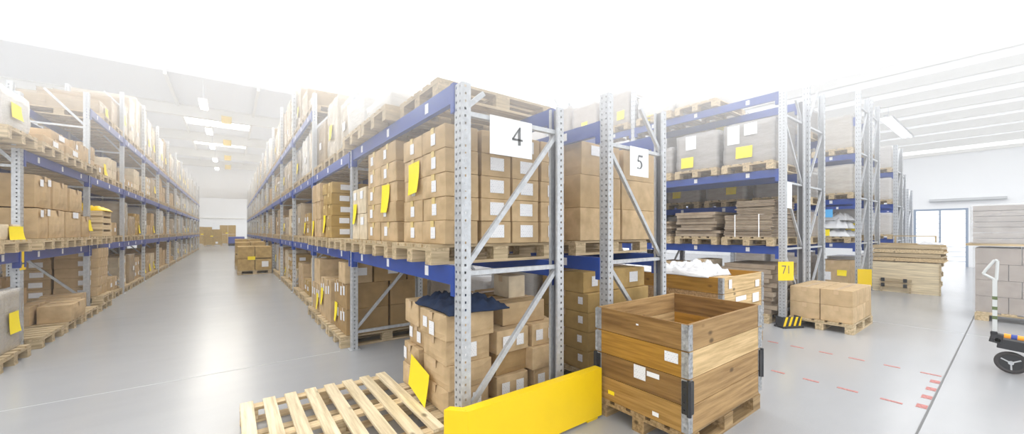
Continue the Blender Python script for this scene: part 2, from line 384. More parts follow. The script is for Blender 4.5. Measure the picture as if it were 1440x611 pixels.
rack('galvanised rack with blue beams and the yellow 71 sign on its end', XA, 1, YC, 4, LV, lambda k: zclip(XA, YC + 2.8 * k, row=126), 1, flip=True)
rack('galvanised rack standing back to back behind the rack with the 71 sign', 8.25, 1, YC, 3, [1.195, 1.95, 3.2], lambda k: 4.15, 0)
rack('narrow visible rack end across the next aisle, holding the film bags', 11.95, 1, YC, 2, [1.16, 2.23, 3.31, 4.17], lambda k: 4.85, 0)
rack('rack end just right of the rack holding the film bags', 13.15, 1, YC, 1, [1.2, 2.3, 3.4], lambda k: 4.9, 0)
rack('tall far rack end near the roof lamp, left one', 16.6, 1, YC, 1, [1.2, 2.3, 3.3], lambda k: 4.2, 0)
rack('far rack end near the bright door, middle one', 18.0, 1, YC + .1, 1, [1.2, 2.3], lambda k: 3.5, 0)
rack('farthest rack end beside the bright door', 20.3, 1, YC + .2, 1, [1.2, 2.3], lambda k: 3.1, 0)

# ------------------------------------------------------------------ pallets
def pallet_mesh(w=.8, l=1.2, mats=('woodx', 'woody')):      # l along x, w along y, base centre at origin
    s = MB(); hx, hy = l / 2, w / 2
    for i in range(5): y = -hy + .0725 + i * (w - .145) / 4; s.box(-hx, hx, y - .0625 + (.01 if i in (1, 3) else 0), y + .0625 - (.01 if i in (1, 3) else 0), .122, .144)
    s.m = 1
    for x in (-hx + .0725, 0, hx - .0725): s.box(x - .0725, x + .0725, -hy, hy, .1, .1215)
    s.m = 0
    for x in (-hx + .0725, 0, hx - .0725):
        for y in (-hy + .05, 0, hy - .05): s.box(x - .07, x + .07, y - .05, y + .05, .022, .0995)
    for y in (-hy + .05, 0, hy - .05): s.box(-hx, hx, y - .05, y + .05, 0, .0218)
    return s.mesh('pallet', [M[mats[0]], M[mats[1]]])
PC = [0]
def pallet(x, y, z, label, rz=0, parts=False, w=.8, l=1.2, group='wooden pallets', dark=False):
    if hidden(): return None
    if not parts:
        o = link('pallet', cached(('pal', w, l), lambda: pallet_mesh(w, l)), None, (x, y, z), rz)
        o['uid'] = UID[0]; return tag(o, label, 'pallet', group)
    t = thing('pallet', label, 'pallet', (x, y, z), rz, group); hx, hy = l / 2, w / 2
    def B(nm, m, *a, p=t): return MB().box(*a).build(nm, M[m], p, bevel=0)
    for i in range(5): yy = -hy + .0725 + i * (w - .145) / 4; B('deck_board', 'woodx', -hx, hx, yy - .062, yy + .062, .122, .144)
    for xx in (-hx + .0725, 0, hx - .0725): B('cross_board', 'woody', xx - .0725, xx + .0725, -hy, hy, .1, .1215)
    for xx in (-hx + .0725, 0, hx - .0725):
        for yy in (-hy + .05, 0, hy - .05): B('block', 'woodx', xx - .07, xx + .07, yy - .05, yy + .05, .022, .0995)
    for yy in (-hy + .05, 0, hy - .05): B('bottom_board', 'woodx', -hx, hx, yy - .05, yy + .05, 0, .0218)
    return t

# ------------------------------------------------------------------ cartons
NCART = [0]; FAR = MB(); FARN = [0]
def carton_mesh(dx, dy, dz, mat, bul):
    bb = .007 * bul; dx -= 2 * bb; dy -= 2 * bb
    s = MB(); s.box(-dx / 2, dx / 2, -dy / 2, dy / 2, 0, dz)
    me = s.mesh('carton', M[mat]); bm = bmesh.new(); bm.from_mesh(me)
    bmesh.ops.subdivide_edges(bm, edges=bm.edges[:], cuts=3, use_grid_fill=True)
    for v in bm.verts:
        x, y, z = v.co; fx = 1 - (2 * x / dx) ** 2; fy = 1 - (2 * y / dy) ** 2; fz = 1 - (2 * z / dz - 1) ** 2; b = .007 * bul
        v.co.x += (1 if x > 0 else -1) * b * fy * fz * (abs(x) > dx / 2 - 1e-4); v.co.y += (1 if y > 0 else -1) * b * fx * fz * (abs(y) > dy / 2 - 1e-4)
        if z > dz - 1e-4: v.co.z -= b * .5 * fx * fy
    es = [e for e in bm.edges if len(e.link_faces) == 2 and e.calc_face_angle(0) > 1.0]
    bmesh.ops.bevel(bm, geom=es, offset=.004, segments=1, affect='EDGES'); bm.to_mesh(me); bm.free(); return me
def tape_mesh(dx, dy, dz, along, mat):
    s = MB(); w = .028; e = .001; h = min(.07, dz * .3)
    if along == 'x':
        s.box(-dx / 2 - e, dx / 2 + e, -w, w, dz - .001, dz + .0015); s.box(-dx / 2 - e, -dx / 2 + .001, -w, w, dz - h, dz); s.box(dx / 2 - .001, dx / 2 + e, -w, w, dz - h, dz)
    else:
        s.box(-w, w, -dy / 2 - e, dy / 2 + e, dz - .001, dz + .0015); s.box(-w, w, -dy / 2 - e, -dy / 2 + .001, dz - h, dz); s.box(-w, w, dy / 2 - .001, dy / 2 + e, dz - h, dz)
    return s.mesh('tape', M[mat])
def sheet_mesh(w, h, mat, curl=0.0, axis='y-'):
    # sheet with uv in metres, facing -y, base centre origin, slightly curled
    n = 6; vs = []; fs = []; uv = []
    for j in range(n + 1):
        for i in range(n + 1):
            a, b = i / n, j / n; vs.append(((a - .5) * w, -.002 - curl * ((1 - b) ** 2) * (.4 + .6 * a), b * h)); uv.append((a * w, b * h))
    for j in range(n):
        for i in range(n): k = j * (n + 1) + i; fs.append((k, k + 1, k + n + 2, k + n + 1))
    N = len(vs); vs += [(x, y + .0012, z) for x, y, z in vs]; fs += [tuple(N + q for q in reversed(f)) for f in fs[:]]; uv += uv[:]
    for i in range(n):   # rim
        for (a, b) in ((i, i + 1), (n * (n + 1) + i + 1, n * (n + 1) + i), ((i + 1) * (n + 1), i * (n + 1)), (i * (n + 1) + n, (i + 1) * (n + 1) + n)): fs.append((b, a, a + N, b + N))
    me = bpy.data.meshes.new('sheet'); me.from_pydata(vs, [], fs); me.materials.append(M[mat]); l = me.uv_layers.new()
    for lp in me.loops: l.data[lp.index].uv = uv[lp.vertex_index]
    return me
ROT = {'y-': 0, 'x-': -math.pi / 2, 'x+': math.pi / 2}
def sheet(parent, name, face, off, z, w, h, mat, dx, dy, curl=0, tilt=0, gap=.0035):
    key = ('sh', round(w, 3), round(h, 3), mat, curl)
    o = link(name, cached(key, lambda: sheet_mesh(w, h, mat, curl)), parent)
    if face == 'y-': o.location = (off, -dy / 2 - gap, z)
    elif face == 'x-': o.location = (-dx / 2 - gap, off, z)
    else: o.location = (dx / 2 + gap, off, z)
    o.rotation_euler = (0, tilt, ROT[face])
    return o
def carton(x, y, z, dx, dy, dz, label, group, mat='card', rz=0, lab=(), tape='y', bul=1, tapem='tape', cap=True):
    if hidden(): return None
    if cap and NCART[0] >= 285:
        n = len(FAR.v); FAR.rbox(x, y, z + dz / 2, dx - .012, dy - .012, dz - .006, rz); FARN[0] += 1
        return None
    NCART[0] += 1
    q = lambda v: round(v, 3)
    o = link('carton', cached(('ca', q(dx), q(dy), q(dz), mat, bul), lambda: carton_mesh(dx, dy, dz, mat, bul)), None, (x, y, z), rz)
    tag(o, label, 'box', group); o['uid'] = UID[0]
    if tape: link('tape', cached(('ta', q(dx), q(dy), q(dz), tape, tapem), lambda: tape_mesh(dx, dy, dz, tape, tapem)), o)
    for (face, off, hz, w, h) in lab: sheet(o, 'shipping_label', face, off, hz, w, h, 'label', dx, dy, gap=.0015)
    return o
FL = ['floor level', 'first shelf', 'second shelf', 'top shelf']
ZS = [0, 1.262, 2.522, 3.772]
FRONTX = {'left rack': 'x+'}
def stack(rk, bay, lvl, pal, x0, y0, z, dx, dy, dz, nx, ny, nz, mat='card', front='x-', lab=None, tape='x', jit=.008, ends=True, topvis=False, look='carton', skip=(), bul=1, gap=.012, dzr=0, tapem='tape'):
    """cartons of one pallet; x0,y0 the corner with the smallest x and y. Only the ones the aisle shows."""
    out = {}
    fi = 0 if front == 'x-' else nx - 1
    grp = 'cartons on the %s, %s' % (FL[lvl], rk)
    for k in range(nz):
        for j in range(ny):
            for i in range(nx):
                if (i, j, k) in skip: continue
                if not (i == fi or (ends and j == 0) or (topvis and k == nz - 1)): continue
                jx, jy, rz = random.uniform(-jit, jit), random.uniform(-jit, jit) * .5, random.uniform(-1, 1) * jit * 2.0
                if i == fi: cn = '%s column' % ORD[j]
                elif j == 0: cn = '%s end column' % ORD[abs(i - fi)]
                else: cn = '%s inner %s' % (ORD[j], ORD[abs(i - fi)])
                L = '%s %s row up, %s, %s pallet, %s, %s bay, %s' % (look, ORD[k], cn, pal, FL[lvl], ORD[bay], rk)
                W = L.split()
                if len(W) > 16: L = '%s %s row, %s, %s pallet, %s, %s bay, %s' % (look, ORD[k], cn, pal, FL[lvl], ORD[bay], rk.replace('number ', ''))
                lb = []
                if lab: lb = [l for l in lab if (l[0] == front and i == fi) or (l[0] == 'y-' and j == 0 and ends)]
                out[(i, j, k)] = carton(x0 + (i + .5) * (dx + gap) + jx, y0 + (j + .5) * (dy + gap) + jy, z + k * (dz + .002), dx, dy, dz, L, grp, mat, rz, lb, tape, bul, tapem)
    return out
def note(parent, face, off, z, dx, dy, w=.21, h=.27, tilt=0.0, mat='ynote', curl=.03):
    if parent: sheet(parent, 'note', face, off, z, w, h, mat, dx, dy, curl, tilt, gap=.006)

# wrapped loads: one thing each (pallet, cartons, film, sheets)
NW = [0]
def wrapped(x, y, z, H, label, group, film='filmw', mat='cardpale', front='x-', notes=(), w=.74, l=1.04, rz=0, nrow=None):
    NW[0] += 1
    if hidden(): return None
    t = thing('pallet_load', label, 'pallet load', (x, y, z), rz, group); t['uid'] = UID[0]
    link('pallet', cached(('pal', .8, 1.2), lambda: pallet_mesh(.8, 1.2)), t)
    H = round(H, 2); nrow = nrow or max(1, round(H / .24))
    def cb():
        s = MB(); hh = H / nrow
        for k in range(nrow):
            for i in range(3):
                for j in range(2): s.box(-l / 2 + i * l / 3 + .004, -l / 2 + (i + 1) * l / 3 - .004, -w / 2 + j * w / 2 + .004, -w / 2 + (j + 1) * w / 2 - .004, .146 + k * hh, .146 + (k + 1) * hh - .006)
        return s.mesh('carton_block', M[mat])
    link('carton_block', cached(('cb', H, mat, w, l, nrow), cb), t)
    def fb(v):
        rr = random.Random(v * 7 + int(H * 100)); s = MB(); n = 10; rows = max(3, int(H / .08)); ring = []
        for k in range(rows + 1):
            zz = .12 + (H + .05) * k / rows; rg = []
            pts = []
            for q in range(4 * n):
                side, u = divmod(q, n); u = u / n
                c = [(-1, -1), (1, -1), (1, 1), (-1, 1)]; a, b = c[side], c[(side + 1) % 4]
                px, py = a[0] + (b[0] - a[0]) * u, a[1] + (b[1] - a[1]) * u
                e = .012 + rr.uniform(0, .014) - (.02 if k == 0 else 0)
                pts.append((px * (l / 2 + e), py * (w / 2 + e), zz + rr.uniform(-.008, .008)))
            for p in pts: s.v.append(p); rg.append(len(s.v) - 1)
            ring.append(rg)
        N = 4 * n
        for k in range(rows):
            for q in range(N): s.f.append((ring[k][q], ring[k][(q + 1) % N], ring[k + 1][(q + 1) % N], ring[k + 1][q])); s.mi.append(0)
        s.f.append(tuple(ring[-1])); s.mi.append(0)
        return s.mesh('stretch_film', M[film], smooth=True)
    link('stretch_film', cached(('fi', H, film, w, l, NW[0] % 3), lambda: fb(NW[0] % 3)), t)
    for (face, off, zz, ww, hh, m) in notes: sheet(t, 'note' if m != 'label' else 'shipping_label', face, off, zz, ww, hh, m, l + .05, w + .05, .02 if m != 'label' else 0)
    return t

# ================================================================== rack 4, first bay
R4 = 'number four rack'
LBL = (('x-', .0, .05, .09, .08), ('y-', -.02, .05, .11, .10))
pallet(1.73, 2.86, ZS[1], 'wooden pallet on first shelf of rack 4, nearest the number 4 sheet', parts=True)
A = stack(R4, 0, 1, 'near', 1.215, 2.42, ZS[1] + .146, .29, .40, .172, 4, 2, 5, lab=(('x-', -.02, .04, .075, .085), ('y-', .0, .045, .13, .10)), tape='x', look='carton', tapem='tapepale')
note(A.get((0, 1, 3)), 'x-', -.06, -.12, .29, .40, .22, .26, -.05)
pallet(1.73, 3.78, ZS[1], 'wooden pallet on first shelf of rack 4, middle of the first bay', parts=True)
B_ = stack(R4, 0, 1, 'middle', 1.215, 3.40, ZS[1] + .146, .39, .455, .186, 3, 2, 5, lab=(('x-', .06, .05, .08, .09), ('y-', 0, .05, .12, .10)), tapem='tapepale')
note(B_.get((0, 0, 2)), 'x-', .05, -.1, .39, .455, .22, .27, .03)
pallet(1.73, 4.60, ZS[1], 'wooden pallet on first shelf of rack 4, far end of the first bay')
C_ = stack(R4, 0, 1, 'far', 1.215, 4.37, ZS[1] + .146, .57, .29, .30, 2, 2, 2, mat='cardpale', lab=(('x-', .0, .17, .12, .09), ('y-', .1, .17, .12, .09)), tape='y')
note(C_.get((0, 1, 1)), 'x-', -.02, -.12, .57, .29, .15, .24, 0)
for i, (y, h) in enumerate(((2.86, .3), (3.83, .3), (4.66, .42))):
    if i == 0: continue
    Z = .598 * 1.2 + .801 * (y - .4); H = max(.1, 1.5 + 200 / 530 * Z - 2.668)
    wrapped(1.73, y, ZS[2], H, 'pale wrapped load on second shelf of rack 4, %s pallet of the first bay' % ('near', 'middle', 'far')[i], 'wrapped loads on rack 4', mat='cardpale')

pallet(1.85, 3.0, ZS[2], 'wooden pallet on second shelf above the number 4 sheet')
# first bay, floor level: untidy pile of brown cartons
G = 'brown cartons piled on the floor of rack 4'
pallet(1.80, 2.90, 0, 'wooden pallet under the untidy brown carton pile at floor of rack 4')
L2 = lambda f, a=-.08, b=.06: ((f, a, .05, .075, .09), (f, b, .05, .075, .09))
def pile(x, y, z, dx, dy, dz, label, lab=(), mat='card', rz=0, tape='x', bul=2.2): return carton(x, y, z, dx, dy, dz, label, G, mat, rz, lab, tape, bul, cap=False)
zf = .147; h = .186
pile(1.25 + .19, 2.45 + .22, zf, .38, .44, h, 'brown carton at the bottom near corner of the pile beside the guard', L2('y-'))
n_ = pile(1.235 + .18, 2.93 + .2, zf, .36, .40, h, 'bottom left brown carton of the pile beside the loose pallet')
p2 = pile(1.25 + .20, 2.44 + .23, zf + h, .40, .46, h, 'corner brown carton, second layer of the pile', (), rz=.02)
p2b = pile(1.25 + .16, 2.94 + .19, zf + h, .34, .38, h, 'left brown carton, second layer, behind the yellow note', (('x-', .1, .05, .07, .1),), rz=-.04)
p3 = pile(1.24 + .20, 2.46 + .21, zf + 2 * h, .40, .44, h, 'corner brown carton, third layer of the pile', (('y-', .0, .04, .12, .11),), rz=-.02)
pile(1.29 + .15, 2.93 + .17, zf + 2 * h, .32, .34, h, 'left brown carton with two labels, third layer of the pile', (('x-', .09, .06, .06, .09), ('x-', -.06, .04, .07, .09)), rz=.05)
pile(1.22 + .22, 2.42 + .24, zf + 3 * h, .45, .46, h, 'top corner brown carton with two labels, half under the navy jacket', (('x-', .09, .06, .07, .08), ('x-', -.02, .02, .08, .10)), rz=.03)
pile(1.24 + .2, 2.95 + .17, zf + 3 * h, .40, .34, h + .01, 'top left brown carton of the pile, plain', (), rz=-.03)
sheet(n_, 'note', 'x-', -.23, .03, .36, .27, 'ynote', .36, .40, .012, .2, gap=.022)
for (x, y, k, dx, mt, l, lb) in (
    (1.86, 2.66, 0, .34, 'card', 'bottom middle brown carton with two labels beside the yellow guard', L2('y-')),
    (2.22, 2.64, 0, .32, 'card', 'bottom right brown carton with two labels beside the rear upright', L2('y-')),
    (1.88, 2.70, 1, .38, 'carddark', 'dark brown carton set back in the middle of the second layer', ()),
    (2.20, 2.62, 1, .38, 'card', 'plain brown carton right of the gap, second layer of the pile', ()),
    (1.85, 2.66, 2, .36, 'card', 'middle brown carton with two labels, third layer of the pile', L2('y-')),
    (2.21, 2.66, 2, .32, 'card', 'right brown carton with two labels, third layer of the pile', L2('y-')),
    (2.06, 2.76, 3, .48, 'card', 'wide brown carton at top right of the pile', ())):
    pile(x, y, zf + k * h, dx, .42, h, l, lb, mt, random.uniform(-.04, .04))
for (x, y, k, l) in ((1.64, 3.14, 2, 'inner brown carton behind the jacket, third layer'), (2.02, 3.14, 2, 'inner brown carton, third layer, middle of the pile'), (2.2, 3.2, 3, 'deep brown carton at the back of the pile top'), (1.82, 3.2, 3, 'deep brown carton behind the navy jacket')):
    pile(x, y, zf + k * h, .36, .38, h, l, (), 'carddark')
pile(2.12, 2.90 - .02, zf + 4 * h + .002, .20, .26, .20, 'small white carton standing on top of the pile by the rear upright', (), 'card').data = carton_mesh(.20, .26, .20, 'cardpale', 1)

def cloth(name, label, cat, loc, sx, sy, hz, mat, seed, n=22, thick=.012, rz=0, group=None, fold=1.0):
    from mathutils import noise as mn
    s = MB(); r = random.Random(seed); o = Vector((seed * 3.1, seed * 1.7, 0))
    for L in (0, 1):
        for j in range(n + 1):
            for i in range(n + 1):
                a, b = i / n * 2 - 1, j / n * 2 - 1
                edge = max(0, 1 - max(abs(a), abs(b)) ** 4)
                wv = 1 + .18 * mn.noise(Vector((a * 1.3, b * 1.3, seed)))
                x, y = a * sx / 2 * wv, b * sy / 2 * (1 + .2 * mn.noise(Vector((b * 1.5, a * 1.5, seed + 4))))
                zz = (abs(mn.noise(Vector((a * 2.4 * fold, b * 2.4 * fold, 0)) + o)) * .8 + abs(mn.noise(Vector((a * 5 * fold, b * 5 * fold, 3)) + o)) * .4 + .25) * hz * edge
                s.v.append((x, y, zz + (thick if L == 0 else 0)))
    N = (n + 1) ** 2
    for j in range(n):
        for i in range(n):
            k = j * (n + 1) + i; s.f.append((k, k + 1, k + n + 2, k + n + 1)); s.f.append((N + k, N + k + n + 1, N + k + n + 2, N + k + 1)); s.mi += [0, 0]
    for i in range(n):
        for (a, b) in ((i, i + 1), (n * (n + 1) + i + 1, n * (n + 1) + i), ((i + 1) * (n + 1), i * (n + 1)), (i * (n + 1) + n, (i + 1) * (n + 1) + n)): s.f.append((b, a, a + N, b + N)); s.mi.append(0)
    return tag(s.build(name, M[mat], None, loc, rz, smooth=True), label, cat, group)
cloth('jacket', 'dark navy jacket lying crumpled on the top brown cartons of the pile', 'jacket', (1.50, 2.72, zf + 4 * h + .006), .50, .62, .15, 'denim', 3, fold=.95)

# ------------------------------------------------------------------ rack 4, second bay and on
pallet(1.73, 5.56, 0, 'wooden pallet on the floor under big brown cartons, second bay of rack 4')
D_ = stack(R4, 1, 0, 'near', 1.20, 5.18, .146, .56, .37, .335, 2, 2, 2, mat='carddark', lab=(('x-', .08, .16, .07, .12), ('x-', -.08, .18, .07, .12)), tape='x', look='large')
note(D_.get((0, 1, 0)), 'x-', 0, .1, .56, .37, .16, .26)
for i, (xx, dx, mt, l) in enumerate(((1.36, .36, 'card', 'small brown carton on the big ones, at the front of the second bay'), (1.78, .46, 'carddark', 'brown carton with a white label on the big ones, second bay'), (2.18, .32, 'carddark', 'brown carton at the back on the big ones, second bay'))):
    carton(xx, 5.36, .146 + .674, dx, .37, .27, l, 'cartons on the floor level, rack 4', mt, 0, (('y-', .03, .1, .14, .1),) if i < 2 else (), 'x', 1)
pallet(1.73, 6.42, 0, 'second wooden pallet on the floor in the second bay of rack 4')
E_ = stack(R4, 1, 0, 'middle', 1.18, 6.05, .146, .5, .36, .62, 2, 2, 1, lab=(('x-', .08, .4, .07, .12), ('x-', -.08, .42, .07, .12)), look='tall')
note(E_.get((0, 1, 0)), 'x-', 0, .2, .5, .36, .16, .26)
pallet(1.73, 7.3, 0, 'far wooden pallet on the floor in the second bay of rack 4')
F_ = stack(R4, 1, 0, 'far', 1.18, 6.9, .146, .5, .36, .46, 2, 2, 1, lab=(('x-', .08, .25, .07, .12), ('x-', -.08, .25, .07, .12)), look='tall')
note(F_.get((0, 0, 0)), 'x-', 0, .05, .5, .36, .16, .26)
carton(1.44, 7.2, .146 + .462, .5, .5, .42, 'big plain brown carton on top of the far tall cartons, second bay', 'cartons on the floor level, rack 4', 'card', 0, (), 'x', 1)
# second bay first shelf
pallet(1.73, 5.52, ZS[1], 'empty wooden pallet just past the second upright, first shelf of rack 4')
pallet(1.73, 6.42, ZS[1], 'wooden pallet under labelled cartons, first shelf, second bay of rack 4')
G_ = stack(R4, 1, 1, 'middle', 1.19, 6.05, ZS[1] + .146, .38, .32, .165, 2, 2, 5, mat='cardgold', lab=(('y-', 0, .05, .14, .08),), tapem='tapepale')
note(G_.get((0, 1, 1)), 'x-', .0, -.1, .38, .32, .16, .28)
pallet(1.73, 7.3, ZS[1], 'far wooden pallet on first shelf, second bay of rack 4')
H_ = stack(R4, 1, 1, 'far', 1.19, 6.92, ZS[1] + .146, .38, .36, .30, 2, 2, 3, lab=(('y-', 0, .1, .14, .1),))
note(H_.get((0, 1, 0)), 'x-', .0, .0, .38, .36, .16, .28)
BAYN = lambda k: ORD[k]
PN = ('near', 'middle', 'far')
def fill(rk, xf, d, yb, bay, lvl, p, kind=None, clipH=None):
    """one pallet place; kinds: w wrapped, c cartons, s small low cartons, e empty, f film grey"""
    y = yb + .47 + p * .93; x = xf + d * .61; z = ZS[lvl]
    front = 'x-' if d > 0 else 'x+'
    pos = '%s pallet, %s, %s bay, %s' % (PN[p], FL[lvl], BAYN(bay), rk)
    Z = .598 * (x - .5) + .801 * (y - .4)
    lim = (1.5 + 200 / 530 * Z) - z - .146
    hmax = min(.98 if lvl < 3 else 1.35, lim)
    if hmax < .08: return
    kind = kind or random.choice('wwwccs')
    if kind in 'w' or kind == 'f':
        H = hmax * random.uniform(.42, .95) if lvl < 3 else min(lim, random.uniform(.9, 1.4)); H = max(.1, round(H / .08) * .08)
        nt_ = []
        if random.random() < .35: nt_.append((front, random.uniform(-.2, .2), min(.5, H * .5), .2, .24, 'ynote'))
        if random.random() < .6: nt_.append((front, random.uniform(-.2, .2), min(.3, H * .4) + .15, .16, .12, 'label'))
        mt = random.choice(['cardpale', 'card', 'cardpale', 'cardgold']); fm = random.choice(['filmw', 'filmc', 'filmc', 'filmt', 'filmt', 'filmg'])
        wrapped(x, y, z, H, '%s wrapped load, %s' % ({'filmw': 'white', 'filmg': 'grey', 'filmc': 'beige', 'filmt': 'brown'}[fm], pos), 'wrapped loads, %s' % rk, fm, mt, front, nt_)
        return
    pallet(x, y, z, 'pallet, %s' % pos, random.uniform(-.02, .02))
    if kind == 'e': return
    nx, ny = (2, 2); dx, dy = .50, random.choice([.375, .35, .385]); dz = random.choice([.2, .24, .3]); mat = random.choice(['card', 'card', 'cardgold', 'cardpale'])
    nz = max(1, int((hmax * random.uniform(.55, .95) if kind == 'c' else .35) / dz))
    if kind == 's': nz = max(1, min(2, nz))
    lb = [('y-', 0, dz * .3, .15, .09), (front, random.uniform(-.05, .05), dz * .3, .13, .09)] if random.random() < .8 else []
    x0 = x - dx - .01
    o = stack(rk, bay, lvl, PN[p], x0, y - .39, z + .146, dx, dy, dz, nx, ny, nz, mat, front, lb, 'x', topvis=(lvl == 0 and bay < 2))
    if random.random() < .25: note(o.get((0 if d > 0 else nx - 1, 1, 0)), front, 0, dz * .2, dx, dy, .17, .24)
# film loads over first two bays handled, now fill the rest, near bays first
for p in range(3):
    fill(R4, XC, 1, YC + 2.8, 1, 2, p, 'w')
LR = 'left rack'
# left rack: bay 0 is the one cut by the frame edge
def L(x, y, z, dx, dy, dz, label, lab=(), mat='card', rz=0, tape='x', bul=1.5): return carton(x, y, z, dx, dy, dz, label, 'cartons on the left rack', mat, rz, lab, tape, bul, cap=False)
xl = XL - .47
wrapped(xl, 6.75, 0, .66, 'grey wrapped load with a yellow note at the left edge, floor level', 'wrapped loads, left rack', 'filmg', 'cardpale', 'x+', (('x+', .12, .34, .24, .24, 'ynote'),))
pallet(xl, 6.78, ZS[1], 'wooden pallet at the left edge of the first shelf under a white note box')
o = L(xl + .30, 6.80, ZS[1] + .147, .50, .60, .17, 'low white carton with hanging yellow note, first shelf, left edge', (), 'cardpale')
note(o, 'x+', .1, -.04, .50, .6, .36, .19, 0)
L(xl - .24, 6.85, ZS[1] + .147, .44, .7, .45, 'large brown carton behind the white note box, first shelf, left edge', (('x+', 0, .25, .2, .08),))
L(xl - .24, 6.85, ZS[1] + .147 + .452, .44, .7, .4, 'upper large brown carton with label, first shelf, left edge', (('x+', 0, .25, .2, .08),))
wrapped(xl, 6.95, ZS[2], .42, 'white wrapped load with a yellow note, second shelf, left edge', 'wrapped loads, left rack', 'filmw', 'cardpale', 'x+', (('x+', -.02, .28, .26, .17, 'ynote'),))
# first full bay of the left rack
pallet(xl, 7.88, 0, 'empty wooden pallet on the floor beside the first left upright', parts=True)
pallet(xl, 8.78, 0, 'wooden pallet under the brown cartons behind the empty pallet, left rack')
pallet(xl, 9.68, 0, 'wooden pallet at the far end of the first left bay floor')
L(xl - .05, 8.72, .147, .60, .62, .27, 'brown carton with white label on the floor pallet, left rack, lower one', (('y-', .08, .1, .2, .09),))
L(xl + .45, 8.85, .147, .36, .7, .25, 'long brown carton beside the lower labelled one, left rack floor', ())
L(xl - .15, 8.68, .147 + .275, .5, .42, .24, 'brown carton with label stacked on the lower one, left rack floor', (('y-', .0, .1, .2, .09),))
L(xl - .25, 8.9, .147 + .52, .3, .3, .16, 'small brown carton on top of the left floor stack', ())
L(xl + .22, 9.50, .147, .5, .44, .22, 'flat brown carton with a small label, far floor pallet, left rack', (('x+', .1, .08, .07, .1),))
L(xl + .22, 9.88, .147, .5, .3, .26, 'brown carton at the end of the far floor pallet, left rack', (('y-', .1, .08, .1, .1),))
for p, y in enumerate((7.88, 8.78, 9.68)): pallet(xl, y, ZS[1], '%s wooden pallet on the first shelf of the first left bay' % PN[p])
BL = (('x+', .12, .3, .1, .09), ('x+', -.12, .28, .1, .09))
for k, (y, dy, hh, lb) in enumerate(((7.70, .40, .39, BL), (8.22, .60, .39, ()), (8.92, .76, .39, (('x+', .0, .3, .26, .09),)), (9.54, .40, .34, ()))):
    L(xl + .22, y, ZS[1] + .147, .7, dy, hh, '%s large brown carton in the lower row, first shelf of first left bay' % ORD[k], lb, 'card', random.uniform(-.02, .02), bul=3)
for k, (y, dy, hh, lb) in enumerate(((7.80, .53, .42, BL), (8.44, .68, .40, ()), (9.14, .66, .36, ()))):
    o = L(xl + .20, y, ZS[1] + .147 + .405, .7, dy, hh, '%s large brown carton in the upper row, first shelf of first left bay' % ORD[k], lb, 'card', random.uniform(-.03, .03), bul=3)
o = L(xl + .2, 9.98, ZS[1] + .147, .6, .26, .36, 'narrow brown carton with a yellow note, first shelf, first left bay', ())
note(o, 'x+', 0, .1, .6, .26, .15, .2)
for p, y in enumerate((7.88, 8.78, 9.68)): pallet(xl, y, ZS[2], '%s wooden pallet on the second shelf of the first left bay' % PN[p])
for k, (x, y, dx, dy, z, dz, lb) in enumerate(((xl + .2, 8.15, .7, .8, 0, .13, (('y-', .1, .03, .2, .07), ('x+', .0, .02, .2, .08))), (xl + .15, 9.0, .8, .7, 0, .15, (('x+', .0, .03, .24, .08),)), (xl + .1, 8.6, .8, .8, .155, .13, (('x+', .0, .03, .24, .08),)), (xl + .2, 9.75, .6, .5, 0, .32, ()), (xl + .15, 7.75, .5, .3, 0, .3, ()), (xl + .2, 9.3, .6, .3, .155, .16, (('x+', .0, .03, .1, .08),)))):
    L(x, y, ZS[2] + .147 + z, dx, dy, dz, '%s flat brown carton on the second shelf of the first left bay' % ORD[k], lb)
fill(LR, XL, -1, YL, 1, 3, 1, 'w'); fill(LR, XL, -1, YL, 1, 3, 2, 'w')
# second left bay
yb = YL + 2.8
pallet(xl, yb + .5, 0, 'lower of two stacked wooden pallets under the labelled cartons, second left bay'); pallet(xl + .02, yb + .5, .146, 'upper of two stacked wooden pallets under the labelled cartons, second left bay')
o = stack(LR, 1, 0, 'near', xl - .58, yb + .12, .294, .56, .36, .175, 2, 2, 5, 'card', 'x+', (('y-', .1, .04, .16, .09),), 'x', look='labelled')
fill(LR, XL, -1, yb, 1, 0, 1, 'c'); fill(LR, XL, -1, yb, 1, 0, 2, 's')
pallet(xl, yb + .5, ZS[1], 'wooden pallet under the pale crates with yellow sheet, second left bay')
for k in range(4):
    tag(MB().box(-.5, .5, -.33, .33, 0, .09).build('wooden_tray', M['freshx'], None, (xl + .1, yb + .5, ZS[1] + .147 + k * .13), 0, bevel=.004), '%s shallow wooden tray up in the tray stack, second left bay' % ORD[k], 'tray', 'wooden trays in the second left bay')
    if k < 3: tag(MB().box(-.5, .5, -.3, -.25, 0, .038).box(-.5, .5, .25, .3, 0, .038).build('spacer_battens', M['woodx'], None, (xl + .1, yb + .5, ZS[1] + .238 + k * .13), 0), 'pair of thin battens above the %s wooden tray, second left bay' % ORD[k], 'battens', 'battens between trays')
cloth('plastic_cover', 'yellow plastic cover draped on the wooden tray stack, second left bay', 'cover', (xl + .3, yb + .5, ZS[1] + .147 + .39 + .092), .62, .6, .16, 'yellow', 9, 14)
fill(LR, XL, -1, yb, 1, 1, 1, 'c'); fill(LR, XL, -1, yb, 1, 1, 2, 's')
for p in range(3): fill(LR, XL, -1, yb, 1, 2, p, 'cs'[p % 2]); fill(LR, XL, -1, yb, 1, 3, p, 'w')
